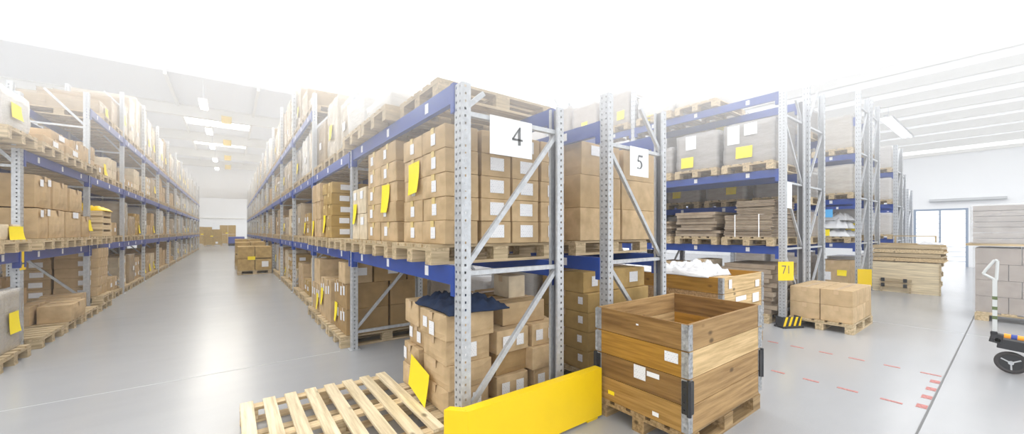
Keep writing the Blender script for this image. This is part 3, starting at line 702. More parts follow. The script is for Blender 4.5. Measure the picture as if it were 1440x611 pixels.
# third bays onward: near to far
PLAN4 = {2: ['csc', 'scw', 'www', 'www'], 3: ['ccc', 'wcw', 'cww', 'www'], 4: ['ccw', 'cwc', 'www', 'www']}
for bay in range(2, 14):
    for lvl in range(4):
        pl = PLAN4.get(bay, None)
        for p in range(3):
            fill(R4, XC, 1, YC + 2.8 * bay, bay, lvl, p, pl[lvl][p] if pl else ('w' if bay > 5 or random.random() < .6 else 'c'))
            if bay < 12: fill(LR, XL, -1, YL + 2.8 * bay, bay, lvl, p, ('w' if lvl >= 3 or random.random() < .3 else random.choice('ccs')) if bay < 6 else 'w')

# ================================================================== rack 5
R5 = 'number five rack'; X5 = XC + 1.5
pallet(X5 + .6, 3.0, ZS[1], 'wooden pallet under the big brown cartons behind the number 5 sheet', parts=True)
G = 'big brown cartons behind the number 5 sheet'
for k in range(3):
    for i in range(2):
        dx, off = ((.655, 0) if k < 2 else (.62, .0))
        carton(X5 + .03 + .33 + i * .665, 2.55 + .33, ZS[1] + .147 + k * .332, dx, .62, .33, 'big brown carton behind sheet 5, %s row up, %s' % (ORD[k], ('left', 'right')[i]), G, 'card', random.uniform(-.012, .012), (('x-', .16, .16, .14, .11),) if i == 0 and k < 2 else ((('y-', -.1, .2, .14, .1),) if k == 2 else ()), 'x', 1.5, cap=False)
pallet(X5 + .6, 2.95, 0, 'wooden pallet on the floor in the first bay of rack 5')
G = 'printed golden cartons at the floor of rack 5'
for k in range(4):
    carton(X5 + .19, 2.80, .147 + k * .187, .34, .68, .184, 'golden brown printed carton, %s up, left of the open wooden crate' % ORD[k], G, 'cardgold', random.uniform(-.02, .02), (('x-', .14, .06, .1, .09), ('x-', -.24, .08, .06, .07), ('y-', .1, .05, .06, .06)), 'x', 1, cap=False)
    carton(X5 + .72, 2.80, .147 + k * .187, .62, .68, .184, 'golden brown carton, %s up, hidden partly by the open wooden crate' % ORD[k], G, 'cardgold', random.uniform(-.02, .02), (), 'x', 1, cap=False)
carton(X5 + .18, 2.82, .147 + 4 * .187, .33, .60, .20, 'top left golden carton with two labels at the floor of rack 5', G, 'cardgold', .02, (('x-', .1, .06, .13, .1), ('y-', .0, .06, .09, .1)), 'x', 1, cap=False)
carton(X5 + .70, 2.80, .147 + 4 * .187, .62, .60, .21, 'wide golden carton with label seen above the open wooden crate', G, 'cardgold', -.03, (('y-', .1, .06, .14, .11),), 'x', 1, cap=False)
def fill5(rk, xf, yb, bay, lvl, p, fm='filmw', mt='card', z0=None, lo=.55, hi=.9, zmax=None):
    y = yb + .47 + p * .93; x = xf + .5; z = z0 if z0 is not None else ZS[lvl]; Z = .598 * (x - .5) + .801 * (y - .4); lim = 1.5 + 200 / 530 * Z - z - .146
    if zmax: lim = min(lim, zmax)
    H = min(lim, random.uniform(lo, hi))
    if H < .08: return
    H = max(.08, round(H / .06) * .06)
    wrapped(x, y, z, H, '%s wrapped load, %s pallet, %s, %s bay, %s' % ('white' if fm == 'filmw' else 'grey', PN[p], FL[lvl], ORD[bay], rk), 'wrapped loads, %s' % rk, fm, mt, 'x-', [('x-', random.uniform(-.2, .2), .25, .2, .2, 'ynote')] if random.random() < .3 else [])
for bay in range(4):
    for lvl in range(3):
        for p in range(3):
            if (bay == 0 and p == 0) or (bay < 2 and lvl == 2): continue
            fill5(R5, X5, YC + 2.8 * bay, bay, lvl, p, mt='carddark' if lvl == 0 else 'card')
for bay in range(0, 6):
    for lvl in range(3):
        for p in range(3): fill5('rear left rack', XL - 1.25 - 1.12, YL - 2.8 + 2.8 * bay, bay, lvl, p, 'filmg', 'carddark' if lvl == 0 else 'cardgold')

# ================================================================== rack with the 71 sign
RA = 'yellow sign rack'
def bale(x, y, z, H, label, n, seed, l=1.1, w=.74, band=True, mess=.02):
    t = thing('flattened_cartons', label, 'cardboard stack', (x, y, z), 0, 'stacks of flattened cartons')
    r = random.Random(seed); th = H / n
    for k in range(n):
        s = MB(); s.box(-l / 2 + r.uniform(-mess, mess), l / 2 + r.uniform(-mess, mess), -w / 2 + r.uniform(-mess, mess), w / 2 + r.uniform(-mess, mess), k * th + .002, (k + 1) * th - .004)
        o = s.build('cardboard_sheet', M['flatcard'], t)
    if band:
        s = MB()
        for yy in (-w * .25, w * .25): s.box(-l / 2 - mess - .004, -l / 2 - mess, yy - .008, yy + .008, 0, H); s.box(-l / 2 - mess, l / 2 + mess, yy - .008, yy + .008, H, H + .004)
        s.build('strap', M['white'], t)
    return t
ys = (2.74, 3.62, 4.5)
for lvl in (1, 2):
    for p, y in enumerate(ys):
        if lvl == 2 and p < 3: continue
        pallet(XA + .5, y, ZS[lvl], '%s wooden pallet on the %s of the rack with the 71 sign' % (PN[p], FL[lvl]))
bale(XA + .5, ys[0], ZS[1] + .146, .38, 'neat strapped stack of flattened cartons above the 71 sign', 14, 1)
bale(XA + .55, ys[0] - .06, ZS[1] + .146 + .39, .24, 'smaller stack of flattened cartons lying on the strapped stack', 9, 2, l=.9, w=.6, band=False)
bale(XA + .5, ys[1], ZS[1] + .146, .46, 'untidy stack of flattened cartons left of the strapped stack', 8, 3, band=False, mess=.07)
bale(XA + .5, ys[2], ZS[1] + .146, .30, 'low untidy stack of flattened cartons, far pallet of 71 rack', 6, 4, band=False, mess=.06)
wrapped(XA + .5, ys[0], ZS[2], .68, 'tall grey wrapped load with yellow and white sheets, above the 71 sign', 'wrapped loads, rack 71', 'filmg', 'flatcard', 'x-', (('x-', .05, .24, .26, .2, 'ynote'), ('x-', .22, .5, .2, .32, 'label'), ('x-', -.05, .62, .2, .2, 'label')), nrow=6)
wrapped(XA + .5, ys[1], ZS[2], .66, 'grey wrapped load with a yellow sheet low left, second from the 71 end', 'wrapped loads, rack 71', 'filmg', 'flatcard', 'x-', (('x-', .17, .2, .24, .2, 'ynote'), ('x-', .1, .54, .2, .26, 'label')), nrow=6)
wrapped(XA + .5, ys[2], ZS[2], .5, 'grey wrapped load third from the 71 end, second shelf', 'wrapped loads, rack 71', 'filmg', 'flatcard', 'x-', (), nrow=5)
for p, y in enumerate(ys):
    Z = .598 * 7.1 + .801 * (y - .4); H = 1.5 + 200 / 530 * Z - 3.918
    if H > .08: wrapped(XA + .5, y, ZS[3], max(.08, H), 'pale wrapped load on the top shelf, %s pallet, first bay, rack 71' % PN[p], 'wrapped loads, rack 71', 'filmw', 'cardpale', 'x-', (('x-', .1, .05, .15, .12, 'ynote'),) if p == 2 else ())
pallet(XA + .5, 2.80, 0, 'wooden pallet at floor level of the rack with the 71 sign')
bale(XA + .5, 2.76, .146, .80, 'tall pile of flattened cartons on the floor beneath the 71 sign', 11, 5, band=False, mess=.05, w=.8)
# small goods on the floor behind the crates
for i, (x, y, dx, dy, dz, mt, l) in enumerate(((XA + .3, 3.55, .5, .3, .98, 'cardpale', 'pale tall carton on the floor left of the flattened piles, below the blue beam'), (XA + .3, 4.2, .5, .5, .9, 'card', 'brown tall carton on the floor farther left of the flattened piles, below the blue beam'))):
    carton(x, y, 0, dx, dy, dz, l, 'loose cartons under the 71 rack', mt, 0, (('x-', .05, dz * .6, .12, .14),), 'x', 1, cap=False)
s = MB()
t = thing('rubbish_sack', 'dark plastic sack standing on the floor under the blue beam left of 71', 'sack', (XA + .35, 4.85, 0))
bm = bmesh.new(); bmesh.ops.create_icosphere(bm, subdivisions=3, radius=.3)
for v in bm.verts:
    f = 1 + .12 * math.sin(v.co.x * 31 + v.co.z * 17) * math.cos(v.co.y * 23); v.co *= f; v.co.z = v.co.z * 1.7 + .52
    if v.co.z < .02: v.co.z = 0
me = bpy.data.meshes.new('sack_body'); bm.to_mesh(me); bm.free(); me.materials.append(M['black'])
link('sack_body', me, t); MB().tube((0, 0, .98), (0, 0, 1.1), .04, 8, .09).build('sack_neck', M['black'], t)
for bay in range(1, 4):
    for lvl in range(4):
        for p in range(3): fill5(RA, XA, YC + 2.8 * bay, bay, lvl, p, random.choice(['filmg', 'filmw']), random.choice(['card', 'flatcard']), lo=.6, hi=.95)
RB = 'rack behind yellow sign'
for bay in range(2):
    for lvl, z in enumerate((0, 1.262, 2.017, 3.267)):
        for p in range(3):
            if lvl == 3 and bay: continue
            fill5(RB, 8.34, YC + 2.8 * bay, bay, lvl, p, 'filmg', random.choice(['card', 'flatcard']), z0=z, lo=.35, hi=.5, zmax=.55 if lvl in (1, 3) else .95)
# rack holding the film bags and its neighbours
RC = 'film bag rack'
for lvl, z in enumerate((0, 1.227, 2.297, 3.377)):
    for p in range(3):
        if lvl in (0, 1) and p == 0: continue
        fill5(RC, 11.95, YC, 0, lvl, p, 'filmg', 'cardpale' if lvl > 1 else 'card', z0=z, lo=.6, hi=.8, zmax=.82)
pallet(12.45, 2.78, 1.227, 'wooden pallet under the crumpled film bags')
for i in range(3):
    o = cloth('film_bag', '%s crumpled clear film bag heaped on the rack pallet, counted from the bottom' % ORD[i], 'bag', (12.4 + .04 * i, 2.78, 1.375 + i * .2), 1.05 - .1 * i, .78 - .08 * i, .34, 'clear', 20 + i, 14, group='film bags')
    if i == 2: sheet(o, 'blue_note', 'x-', .05, .08, .22, .2, 'bnote', 1.0, .7, .01)
    if i == 0: sheet(o, 'yellow_note', 'x-', .12, .02, .3, .16, 'ynote', 1.1, .8, .01)
for lvl, z in enumerate((0, 1.267, 2.367, 3.467)): fill5('rack end by film bags', 13.15, YC, 0, lvl, 0, 'filmw', 'card', z0=z, lo=.6, hi=.8, zmax=.85)
for lvl, z in enumerate((0, 1.267, 2.367, 3.367)): fill5('left far rack end', 16.6, YC, 0, lvl, 0, 'filmw', 'card', z0=z, lo=.6, hi=.7, zmax=.75)
o = carton(12.3, 2.72, 0, .7, .62, .78, 'brown carton with label and yellow note on the floor of the film bag rack', 'loose cartons under the 71 rack', 'card', 0, (('x-', .14, .3, .22, .2),), 'x', 1, cap=False)
note(o, 'x-', -.18, .42, .7, .62, .18, .14)

# ================================================================== signs
def sign(name, label, x, y, z, w, h, rz, draw, mat='white', tilt=0):
    t = thing(name, label, 'sign', (x, y, z), rz)
    t.rotation_euler = (0, tilt, rz)
    MB().box(-w / 2, w / 2, -.0015, .0015, -h, 0).build('sheet', M[mat], t)
    if draw: draw(t)
    return t
def glyph(t, polys, s, ox, oz, name='number'):
    m = MB()
    for pts in polys: m.poly([((a + ox) * s, (b + oz) * s) for a, b in pts], (0, -.0018, 0), (1, 0, 0), (0, 0, 1), .0015)
    m.build(name, M['ink'], t)
def arc(cx, cy, r0, r1, a0, a1, n=12, ry=1.0):
    o = [(cx + r0 * math.cos(R(a0 + (a1 - a0) * i / n)), cy + ry * r0 * math.sin(R(a0 + (a1 - a0) * i / n))) for i in range(n + 1)]
    q = [(cx + r1 * math.cos(R(a0 + (a1 - a0) * i / n)), cy + ry * r1 * math.sin(R(a0 + (a1 - a0) * i / n))) for i in range(n + 1)]
    return o, q
FOUR = [[(.40, 0), (.58, 0), (.58, 1.0), (.40, .86)], [(.0, .24), (.0, .34), (.50, 1.0), (.58, 1.0), (.12, .34)], [(0, .24), (.72, .24), (.72, .35), (0, .35)]]
def FIVE():
    P = [[(.14, 1.0), (.14, .86), (.62, .86), (.68, 1.0)], [(.14, 1.0), (.20, .86), (.12, .58), (.02, .55)]]
    n = 14; prev = None
    for i in range(n + 1):
        a = R(125 - 250 * i / n); r = .30; w = .03 + .10 * math.sin(math.pi * min(1, (i + .5) / n)) ; c = (.26, .30)
        p = (c[0] + (r + w * .5) * math.cos(a), c[1] + (r + w * .2) * math.sin(a)); q = (c[0] + (r - w) * math.cos(a), c[1] + (r - w * .8) * math.sin(a))
        if prev: P.append([prev[0], prev[1], q, p])
        prev = (p, q)
    P.append([(.0, .0), (.10, -.02), (.14, .08), (.04, .12)]); P.append([(.05, .50), (.12, .68), (.22, .62), (.18, .50)])
    return P
sign('number_sheet', 'white sheet printed with the number 4 hanging on the rack brace', 1.655, YC - .035, 2.325, .385, .275, 0, lambda t: glyph(t, FOUR, .135, .02, -1.37), tilt=.0)
sign('number_sheet', 'white sheet printed with the number 5 hanging on the next rack brace', X5 + .49, YC - .035, 2.325, .30, .285, 0, lambda t: glyph(t, FIVE(), .135, -.28, -1.55))
def d71(t):
    s = MB(); s.box(-.075, .0, -.0035, -.0018, -.075, -.06); s.bar((-.006, -.0026, -.066), (-.05, -.0026, -.19), .0015, .014); s.box(.04, .053, -.0035, -.0018, -.19, -.062); s.build('number', M['ink'], t)
sign('location_sign', 'yellow sign reading 71 on the rack end upright', XA - .02, YC - .06, 1.02, .27, .30, R(-30), d71, 'yellow')
def darrow(t):
    s = MB(); s.box(-.03, .06, -.0035, -.0018, -.165, -.145); s.poly([(-.075, -.155), (-.03, -.125), (-.03, -.185)], (0, -.0018, 0), (1, 0, 0), (0, 0, 1), .0015); s.build('arrow', M['ink'], t)
sign('location_sign', 'yellow sign with a small black arrow on the first left upright', XL + .004, YL + .01, 1.26, .17, .235, R(90), darrow, 'yellow')
sign('location_sign', 'yellow end sheet low beside the far wooden board stack', 11.9, 2.12, .62, .26, .4, R(-60), None, 'yellow')
sign('paper_sheet', 'white sheet hanging on the brace above the 71 sign', XA + .2, YC - .04, 2.3, .22, .42, 0, None)

# ================================================================== yellow guard rail
t = thing('rack_guard', 'bright yellow steel guard rail standing on the floor at the rack ends', 'guard rail', (0, 0, 0))
s = MB(); s.box(1.16, 2.40, 2.00, 2.008, .02, .40); s.build('front_plate', M['yellow'], t)
MB().box(1.16, 2.40, 2.008, 2.07, .393, .40).build('top_flange', M['yellow'], t)
MB().quad((1.16, 2.0, .02), (1.16, 2.0, .40), (1.055, 2.11, .40), (1.055, 2.11, .02)).quad((1.062, 2.116, .02), (1.062, 2.116, .40), (1.165, 2.007, .40), (1.165, 2.007, .02)).quad((1.055, 2.11, .02), (1.055, 2.11, .40), (1.062, 2.116, .40), (1.062, 2.116, .02)).quad((1.16, 2.0, .4), (1.165, 2.007, .4), (1.062, 2.116, .4), (1.055, 2.11, .4)).build('corner_plate', M['yellow'], t)
MB().quad((1.165, 2.007, .398), (1.2, 2.04, .398), (1.11, 2.135, .398), (1.062, 2.116, .398)).build('corner_flange', M['yellow'], t)
for x in (1.35, 2.3): MB().box(x - .06, x + .06, 2.008, 2.14, 0, .012).box(x - .006, x + .006, 2.008, 2.1, .012, .3).build('bracket', M['yellow'], t)

# ================================================================== foreground pallet
t = thing('pallet', 'pale new pine pallet with narrow slats lying on the floor in front', 'pallet', (.63, 3.02, 0), 0, 'wooden pallets')
hx, hy = .57, .64
for i in range(8):
    x = -hx + .045 + i * (2 * hx - .09) / 7; MB().box(x - .043, x + .043, -hy, hy, .122, .144).build('deck_board', M['freshy'], t, bevel=.002)
for y in (-hy + .05, -.01, hy - .05):
    MB().box(-hx, hx, y - .045, y + .045, .098, .1218).build('cross_board', M['freshx'], t, bevel=.002)
    for x in (-hx + .06, 0, hx - .06): MB().box(x - .058, x + .058, y - .045, y + .045, .02, .0978).build('block', M['freshx'], t, bevel=.002)
    MB().box(-hx, hx, y - .045, y + .045, 0, .0198).build('bottom_board', M['freshx'], t, bevel=.002)
for y in (-.36, .33): MB().box(-hx, hx, y - .04, y + .04, 0, .0198).build('bottom_board', M['freshx'], t, bevel=.002)

# ================================================================== pallet collar crates
def crate(x, y, L, W, n, hc, label, mats, seed, extras=True):
    t = thing('pallet_collar_crate', label, 'crate', (x, y, 0)); th = .02; hx, hy = L / 2, W / 2; r = random.Random(seed)
    pz = link('pallet', cached(('pald', W, L), lambda: pallet_mesh(W, L, ('palold', 'palold'))), t)
    MB().box(-hx + th, hx - th, -hy + th, hy - th, .146, .156).build('floor_board', M['colc'], t)
    for k in range(n):
        z0 = .146 + k * hc; z1 = z0 + hc - .004; my = M[mats[k][0]]; mx = M[mats[k][1]]; ji = r.uniform(-.003, .003)
        MB().box(-hx + ji, -hx + th + ji, -hy + .01, hy - .01, z0, z1).build('side_board', my, t, bevel=.0015)
        MB().box(hx - th + ji, hx + ji, -hy + .01, hy - .01, z0, z1).build('side_board', my, t, bevel=.0015)
        MB().box(-hx + .01, hx - .01, -hy + ji, -hy + th + ji, z0, z1).build('end_board', mx, t, bevel=.0015)
        MB().box(-hx + .01, hx - .01, hy - th + ji, hy + ji, z0, z1).build('end_board', mx, t, bevel=.0015)
        for (cx, cy) in ((-1, -1), (1, -1), (-1, 1), (1, 1)):
            s = MB(); e = .004; w = .052
            X0, Y0 = cx * (hx + e), cy * (hy + e)
            s.box(min(X0, X0 - cx * .006), max(X0, X0 - cx * .006), min(Y0, Y0 - cy * w), max(Y0, Y0 - cy * w), z0 + .004, z1 - .002)
            s.box(min(X0, X0 - cx * w), max(X0, X0 - cx * w), min(Y0, Y0 - cy * .006), max(Y0, Y0 - cy * .006), z0 + .004, z1 - .002)
            s.tube((X0, Y0, z0 + .01), (X0, Y0, z1 - .01), .007, 8)
            for zz in (z0 + .04, z0 + hc - .05):
                s.tube((X0 + cx * .003, Y0 - cy * .03, zz), (X0, Y0 - cy * .03, zz), .006, 6); s.tube((X0 - cx * .03, Y0 + cy * .003, zz), (X0 - cx * .03, Y0, zz), .006, 6)
            s.build('corner_hinge', M['zincd'], t)
    return t
NB = 4
k1 = crate(3.02, 1.69, 1.17, .78, NB, .184, 'open wooden crate of stacked pallet collars with metal corners, nearest the camera',
           [('cold', 'coldx'), ('colay', 'coldx'), ('colb', 'colc'), ('colay', 'coldx')], 3)
for (cx, cy) in ((-1, -1), (-1, 1), (1, -1)):
    X0, Y0 = cx * .592, cy * .398; s = MB(); s.box(X0 - .008, X0 + .008, min(Y0, Y0 - cy * .05), max(Y0, Y0 - cy * .05), .28, .50); s.box(min(X0, X0 - cx * .05), max(X0, X0 - cx * .05), Y0 - .008, Y0 + .008, .28, .50); s.tube((X0, Y0, .27), (X0, Y0, .51), .016, 8)
    for zz in (.31, .36, .41, .46): s.tube((X0 - .016, Y0 - cy * .03, zz), (X0 - .01, Y0 - cy * .03, zz), .006, 6)
    s.build('latch', M['black'], k1, bevel=.003)
def on(parent, nm, face, off, z, w, h, mat, dx, dy): o = sheet(parent, nm, face, off, z, w, h, mat, dx, dy, gap=.004); return o
on(k1, 'sticker', 'x-', -.02, .405, .10, .10, 'label', 1.17, .78); on(k1, 'sticker', 'x-', -.27, .60, .10, .07, 'label', 1.17, .78)
on(k1, 'torn_sticker', 'x-', -.13, .45, .10, .035, 'white', 1.17, .78); on(k1, 'yellow_sticker', 'x-', .24, .20, .06, .03, 'ynote', 1.17, .78)
on(k1, 'torn_sticker', 'x-', -.15, .18, .05, .03, 'white', 1.17, .78); on(k1, 'torn_sticker', 'x-', .0, .80, .02, .012, 'white', 1.17, .78)
mm = [('cold', 'colc'), ('cold', 'colc'), ('cola', 'colc'), ('colb', 'colc')]
k2 = crate(5.31, 2.50, 1.2, .8, NB, .2, 'wooden collar crate with film over it, behind the nearest open crate', mm, 5)
on(k2, 'sticker', 'y-', -.4, .80, .08, .11, 'label', 1.2, .8); on(k2, 'sticker', 'y-', .4, .76, .12, .09, 'white', 1.2, .8); on(k2, 'torn_sticker', 'y-', -.1, .62, .3, .06, 'white', 1.2, .8); on(k2, 'torn_sticker', 'y-', .35, .56, .2, .12, 'white', 1.2, .8)
k3 = crate(5.31, 3.36, 1.2, .8, NB, .2, 'farther wooden collar crate beside the film covered crate, under the number 5 rack end', mm, 8)
MB().box(-.5, .5, -.3, .3, .16, .86).build('filling', M['card'], k2); MB().box(-.5, .5, -.3, .3, .16, .88).build('filling', M['card'], k3)
cloth('plastic_sheet', 'crumpled white plastic sheet heaped on the collar crate behind', 'plastic sheet', (4.98, 2.60, .93), .62, .66, .26, 'clear', 31, 20)
cloth('plastic_sheet', 'white plastic sheet lying on the farther collar crate', 'plastic sheet', (5.1, 3.40, .94), .9, .7, .12, 'clear', 34, 18)
s = MB().box(-.28, .28, -.04, .04, 0, .03); tag(s.build('yellow_strip', M['yellow'], None, (5.55, 2.75, .92), .5, bevel=.004), 'yellow plastic strip lying on the film covered collar crate', 'strip')

# ================================================================== pallet with twelve cartons on the right
pallet(7.80, 1.80, 0, 'wooden pallet carrying twelve plain cartons at the right', parts=True)
G = 'cartons on the right hand pallet'
for k in range(2):
    for j in range(2):
        for i in range(3):
            carton(7.24 + .19 + i * .385, 1.41 + .195 + j * .392, .146 + k * .242, .38, .388, .24, 'plain carton, %s layer, %s column from the front, %s row, on the right pallet' % (('lower', 'upper')[k], ('near', 'far')[j], ORD[i]), G, 'card', random.uniform(-.01, .01), (), 'x', .6, cap=False)
# striped post protector
t = thing('post_protector', 'black and yellow striped protector at the foot of the 71 upright', 'protector', (XA - .10, YC - .16, 0), R(-28))
s = MB(); s.box(-.17, .17, -.01, .0, .03, .17); s.box(-.17, -.16, 0, .12, .03, .17); s.box(.16, .17, 0, .12, .03, .17); s.build('plate', M['black'], t)
s = MB()
for i in range(4): x = -.16 + i * .09; s.poly([(x, .03), (x + .04, .03), (x + .09 if x + .09 < .17 else .17, .17), (x + .05, .17)], (0, -.0102, 0), (1, 0, 0), (0, 0, 1), .0015)
s.build('stripe', M['yellow'], t); MB().box(-.18, .18, -.04, .14, 0, .03).build('base', M['black'], t)

# ================================================================== board stack beyond
t = thing('osb_board', 'large pale chipboard sheet leaning upright against the timber stack', 'board', (13.2, 1.66, 0))
MB().box(0, .03, -.62, .62, 0, .74).build('panel', M['osb'], t)
MB().box(-.012, 0, -.62, -.60, 0, .74).build('edge_strip', M['woody'], t)
t = thing('wooden_rails', 'pair of short wooden rails with dark caps standing against the chipboard sheet', 'rails', (13.14, 1.78, 0))
for z in (.14, .27):
    MB().box(-.02, .02, -.28, .28, z, z + .06).build('rail', M['woody'], t)
    for y in (-.17, .22): MB().box(-.035, -.02, y - .035, y + .035, z - .015, z + .075).build('cap', M['black'], t, bevel=.006)
for y in (-.25, .25): MB().box(-.015, .015, y - .02, y + .02, 0, .14).build('foot', M['woody'], t)
for k in range(6):
    z = k * .124; 
    t = pallet(13.88, 1.72 - .04 * (k % 2), z, '%s weathered pallet up in the stack behind the chipboard sheet' % ORD[k], random.uniform(-.03, .03))
    if t: t.scale = (1, 1.45, .84)
for k in range(4):
    z = .76 + k * .105
    s = MB(); r = random.Random(k); s.box(-.5, .5, -.62, .62, 0, .03)
    s.box(-.5, -.46, -.6, .6, .03, .09); s.box(.46, .5, -.6, .6, .03, .09)
    o = tag(s.build('pallet_collar', M['woody'] if k % 2 else M['freshx'], None, (13.85, 1.62 + .03 * (k % 2), z), random.uniform(-.03, .03)), '%s loose timber frame up, lying on the stack behind the chipboard sheet' % ORD[k], 'timber frame', 'timber frames on the stack')
t = thing('timber_frame', 'thin upright timber frame on top of the board stack', 'timber frame', (13.85, 1.66, 1.175))
s = MB(); s.box(-.02, .02, -.5, .5, .0, .03); s.box(-.02, .02, -.5, .5, .2, .225); s.build('rail', M['woody'], t); MB().box(-.02, .02, -.5, -.47, .03, .2).box(-.02, .02, .2, .23, .03, .2).build('post', M['woody'], t)
cloth('plastic_scrap', 'crumpled film scrap hanging over the timber stack by the door', 'plastic', (13.7, 1.25, 1.18), .5, .4, .1, 'clear', 44, 10)

# ================================================================== wrapped loads and pallet jack at the right
t = thing('pallet_load', 'lower film wrapped load of grey brown cartons behind the pallet jack', 'pallet load', (10.75, -.18, 0), 0, 'tall film loads at the right')
link('pallet', cached(('pal', .8, 1.2), lambda: pallet_mesh(.8, 1.2)), t).scale = (1, 1.5, 1)
s = MB(); r = random.Random(4)
for k in range(4):
    off = .0 if k % 2 else .13
    ysp = [-.6, -.47 + off, -.2 + off, .12 + off, .6] if True else []
    for j in range(len(ysp) - 1): s.box(-.56, .56, ysp[j] + .004, ysp[j + 1] - .004, .146 + k * .27, .146 + (k + 1) * .27 - .006)
s.build('carton_block', cardboard('cardboard_mauve', (.41, .35, .30), (.43, .37, .32)), t)
s = MB(); s.box(-.585, .585, -.62, .62, .1, 1.25); s.build('stretch_film', film('thin_film', (.8, .8, .82), (.95, .95, .97), .84), t, bevel=.03, smooth=True)
t = thing('pallet_load', 'upper film wrapped load stacked on the lower one behind the pallet jack', 'pallet load', (10.75, -.16, 1.26), 0, 'tall film loads at the right')
MB().box(-.6, .6, -.63, .68, 0, .035).build('pallet', M['woody'], t)
s = MB()
for k in range(7): s.box(-.56, .56, -.6, .6, .04 + k * .092, .04 + (k + 1) * .092 - .008)
s.build('carton_block', cardboard('cardboard_mauve_pale', (.46, .41, .36), (.48, .43, .38)), t)
rr = random.Random(2)
MB().box(-.585, .585, -.625, .63, .03, .70).build('stretch_film', film('thin_film_b', (.78, .78, .8), (.95, .95, .97), .72), t, bevel=.03)

def ring(s, c, axis, r, rt, n=20, m=8):
    c = Vector(c); ax = Vector(axis).normalized(); a = ax.orthogonal().normalized(); b = ax.cross(a); k = len(s.v)
    for i in range(n):
        t_ = 2 * math.pi * i / n; d_ = a * math.cos(t_) + b * math.sin(t_)
        for j in range(m): u = 2 * math.pi * j / m; s.v.append(tuple(c + d_ * (r + rt * math.cos(u)) + ax * rt * 1.3 * math.sin(u)))
    for i in range(n):
        for j in range(m): s.f.append((k + i * m + j, k + i * m + (j + 1) % m, k + ((i + 1) % n) * m + (j + 1) % m, k + ((i + 1) % n) * m + j)); s.mi.append(s.m)
t = thing('pallet_jack', 'black electric pallet jack with grey handle and orange battery at the right edge', 'pallet jack', (6.6, .03, 0))
w = link('wheel', None, t, (0, 0, .115))
s = MB(); ring(s, (0, 0, 0), (1, 0, 0), .095, .020, 28); s.build('tyre', M['rubber'], w, smooth=True)
s = MB(); s.tube((-.012, 0, 0), (.012, 0, 0), .082, 24); s.build('wheel_disc', M['black'], w)
s = MB(); s.tube((-.03, 0, 0), (.03, 0, 0), .02, 12); s.build('hub', M['zinc'], w)
for a in range(3):
    an = a * 2.09 + .5; MB().bar((-.016, 0, 0), (-.016, .075 * math.cos(an), .075 * math.sin(an)), .006, .012).build('spoke', M['greypaint'], w)
s = MB(); s.rbox(.02, -.06, .30, .16, .30, .10, 0, 0, .08); s.rbox(.02, .02, .32, .14, .12, .05); s.build('chassis', M['black'], t, bevel=.008)
s = MB(); s.rbox(-.02, .095, .36, .10, .085, .10, 0, 0, .2); s.rbox(-.04, .11, .41, .06, .05, .04); s.build('handle_joint', M['black'], t, bevel=.008)
MB().tube((-.07, .085, .345), (.05, .085, .345), .022, 10).build('pivot_bolt', M['zinc'], t)
s = MB(); s.tube((-.05, .045, .40), (-.05, -.22, .385), .024, 12); s.build('battery', M['orange'], t, smooth=False)
MB().tube((-.05, .0, .398), (-.05, -.04, .3955), .0255, 12).build('battery_band', simple('blue_plastic', (.03, .06, .3), .4), t)
s = MB(); s.box(-.15, .2, -1.25, -.2, .05, .10); s.build('fork', M['black'], t)
MB().box(-.06, .1, -.42, -.18, .1, .33).build('motor_cover', M['black'], t, bevel=.01)
mh = simple('light_grey_paint', (.62, .64, .63), .4)
hd = link('handle', None, t, (-.02, .105, .42))
MB().box(-.02, .02, -.016, .016, 0, .56).build('handle_bar', mh, hd)
for z in (.14, .24, .35): MB().box(-.022, .022, -.018, .018, z, z + .035).build('handle_band', simple('green_band', (.12, .16, .06), .5), hd)
s = MB()
pts = [(0, -.005, .56), (0, .078, .62), (0, .065, .655), (0, -.0, .775), (0, -.018, .765), (0, -.01, .56)]
for a, b in zip(pts, pts[1:]): s.tube(a, b, .0125, 8)
s.build('handle_loop', mh, hd)

# ================================================================== lamps
for i, (y, l) in enumerate(((19.5, 1.4), (24.5, 1.4), (28.8, 1.4), (34, 1.4), (38.6, 1.4))):
    t = thing('hanging_lamp', '%s lamp from the camera in the hanging row over the left aisle' % ORD[i], 'lamp', (-.85, y, 6.55), 0, 'hanging lamps over the aisle')
    MB().box(-.14, .14, -l / 2, l / 2, .03, .10).build('housing', M['cream'], t); MB().box(-.12, .12, -l / 2 + .03, l / 2 - .03, 0, .03).build('diffuser', M['tube'], t)
    MB().box(-.005, .005, -.4, -.39, .1, .95).box(-.005, .005, .39, .4, .1, .95).build('suspension_cable', M['zinc'], t)
t = thing('hanging_lamp', 'long fluorescent lamp trough hanging below the right hand roof', 'lamp', (19.6, 2.58, 5.25), 0)
MB().box(-2.2, 2.2, -.06, .06, .06, .12).box(-2.2, 2.2, -.17, -.15, .0, .06).box(-2.2, 2.2, .15, .17, 0, .06).box(-2.2, 2.2, -.17, .17, .055, .065).build('housing', M['greypaint'], t)
for y in (-.08, .08): MB().tube((-2.1, y, .02), (2.1, y, .02), .02, 8).build('fluorescent_tube', M['tube'], t)
MB().box(-1.8, -1.79, -.005, .005, .12, .52).box(1.8, 1.81, -.005, .005, .12, .2).build('suspension_cable', M['zinc'], t)

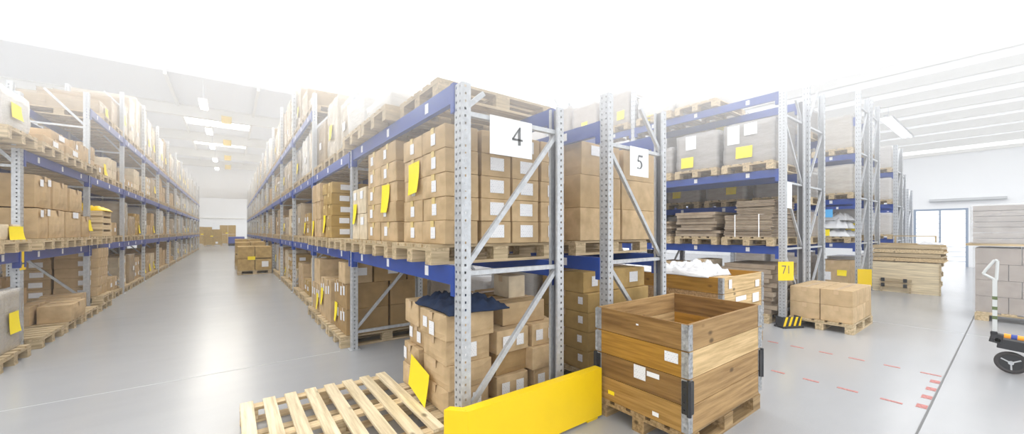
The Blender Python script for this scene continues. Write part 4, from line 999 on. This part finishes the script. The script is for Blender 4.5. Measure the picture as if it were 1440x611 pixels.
# ================================================================== pallets of boxes standing in the left aisle and the far end
G = 'box loads standing in the aisle'
def aisle_load(x, y, l, w, h, label, seed):
    t = thing('pallet_load', label, 'pallet load', (x, y, 0), 0, G); link('pallet', cached(('pal', .8, 1.2), lambda: pallet_mesh(.8, 1.2)), t).scale = (l / 1.2, w / .8, 1)
    s = MB(); r = random.Random(seed)
    for k in range(2):
        for i in range(2):
            for j in range(2): s.box(-l / 2 + i * l / 2 + .01, -l / 2 + (i + 1) * l / 2 - .01, -w / 2 + j * w / 2 + .01, -w / 2 + (j + 1) * w / 2 - .01, .146 + k * h / 2, .146 + (k + 1) * h / 2 - .01 - r.uniform(0, .03))
    s.build('carton_block', M['cardgold'], t)
    sheet(t, 'note', 'y-', -.1, h * .6, .22, .12, 'ynote', l, w); sheet(t, 'shipping_label', 'y-', .3, .25, .2, .2, 'label', l, w)
aisle_load(.70, 16.6, 1.0, 1.2, .85, 'brown carton load on a pallet standing in the left aisle, nearest one', 1)
aisle_load(.66, 19.2, 1.0, 1.6, .95, 'brown carton load standing in the aisle just behind the nearest one', 2)
aisle_load(.68, 22.6, 1.0, 1.6, 1.0, 'brown carton load standing in the aisle, third from the camera', 3)
for i, (x, y, hh) in enumerate(((-1.4, 50, 1.6), (-.2, 55, 2.1), (2.3, 51, 1.5), (2.6, 56, 2.0), (-2.4, 55, 1.9))): aisle_load(x, y, 1.5, 1.2, hh, '%s tall carton load at the far end of the left aisle' % ORD[i], 10 + i)
t = thing('tug', 'small dark blue cart standing at the far end of the left aisle', 'cart', (.55, 50, 0))
MB().box(-.7, .7, -.5, .5, .25, .95).build('cart_body', M['bluel'], t, bevel=.05); MB().tube((-.7, -.3, .2), (.7, -.3, .2), .2, 12).build('wheels', M['black'], t)

# ------------------------------------------------------------------ added haze volume imitating a white fade, thickest high near the camera
hm = bpy.data.materials.new('fade_haze'); hm.use_nodes = True; ht = hm.node_tree; ht.nodes.clear()
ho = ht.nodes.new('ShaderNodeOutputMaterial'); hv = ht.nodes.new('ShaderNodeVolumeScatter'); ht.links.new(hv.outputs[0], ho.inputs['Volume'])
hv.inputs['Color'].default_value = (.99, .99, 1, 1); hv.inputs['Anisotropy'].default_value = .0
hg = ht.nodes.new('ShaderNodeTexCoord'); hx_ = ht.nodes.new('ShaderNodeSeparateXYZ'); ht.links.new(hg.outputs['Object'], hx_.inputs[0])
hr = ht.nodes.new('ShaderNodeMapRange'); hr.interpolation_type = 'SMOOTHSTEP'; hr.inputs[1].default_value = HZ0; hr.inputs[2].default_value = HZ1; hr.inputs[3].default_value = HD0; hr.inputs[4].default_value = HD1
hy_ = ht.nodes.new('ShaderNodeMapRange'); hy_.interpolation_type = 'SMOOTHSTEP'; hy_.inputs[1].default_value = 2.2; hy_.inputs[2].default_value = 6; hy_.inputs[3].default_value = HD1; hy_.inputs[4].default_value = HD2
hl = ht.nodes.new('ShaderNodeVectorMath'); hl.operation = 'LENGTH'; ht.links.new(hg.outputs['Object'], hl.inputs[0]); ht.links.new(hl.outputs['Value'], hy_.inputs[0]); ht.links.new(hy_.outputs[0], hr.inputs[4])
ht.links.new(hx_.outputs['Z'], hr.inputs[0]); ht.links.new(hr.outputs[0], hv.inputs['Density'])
hz = MB().box(-7.1, 13.7, -3, 41.9, .02, 5.6).build("white_fade_haze", hm); tag(hz, 'added pale haze volume that whitens the upper part of the view', 'haze', None, 'stuff')

if FARN[0]:
    tag(FAR.build('far_cartons', M['card']), 'small brown and pale cartons on the distant rack bays', 'cartons', None, 'stuff')
print('CARTONS', NCART[0], 'FAR', FARN[0], 'WRAP', NW[0], 'objs', len(bpy.data.objects))
for k, v in LABELS.items():
    if v > 1: print('DUP', v, k)
    if not 4 <= len(k.split()) <= 16: print('LEN', len(k.split()), k)
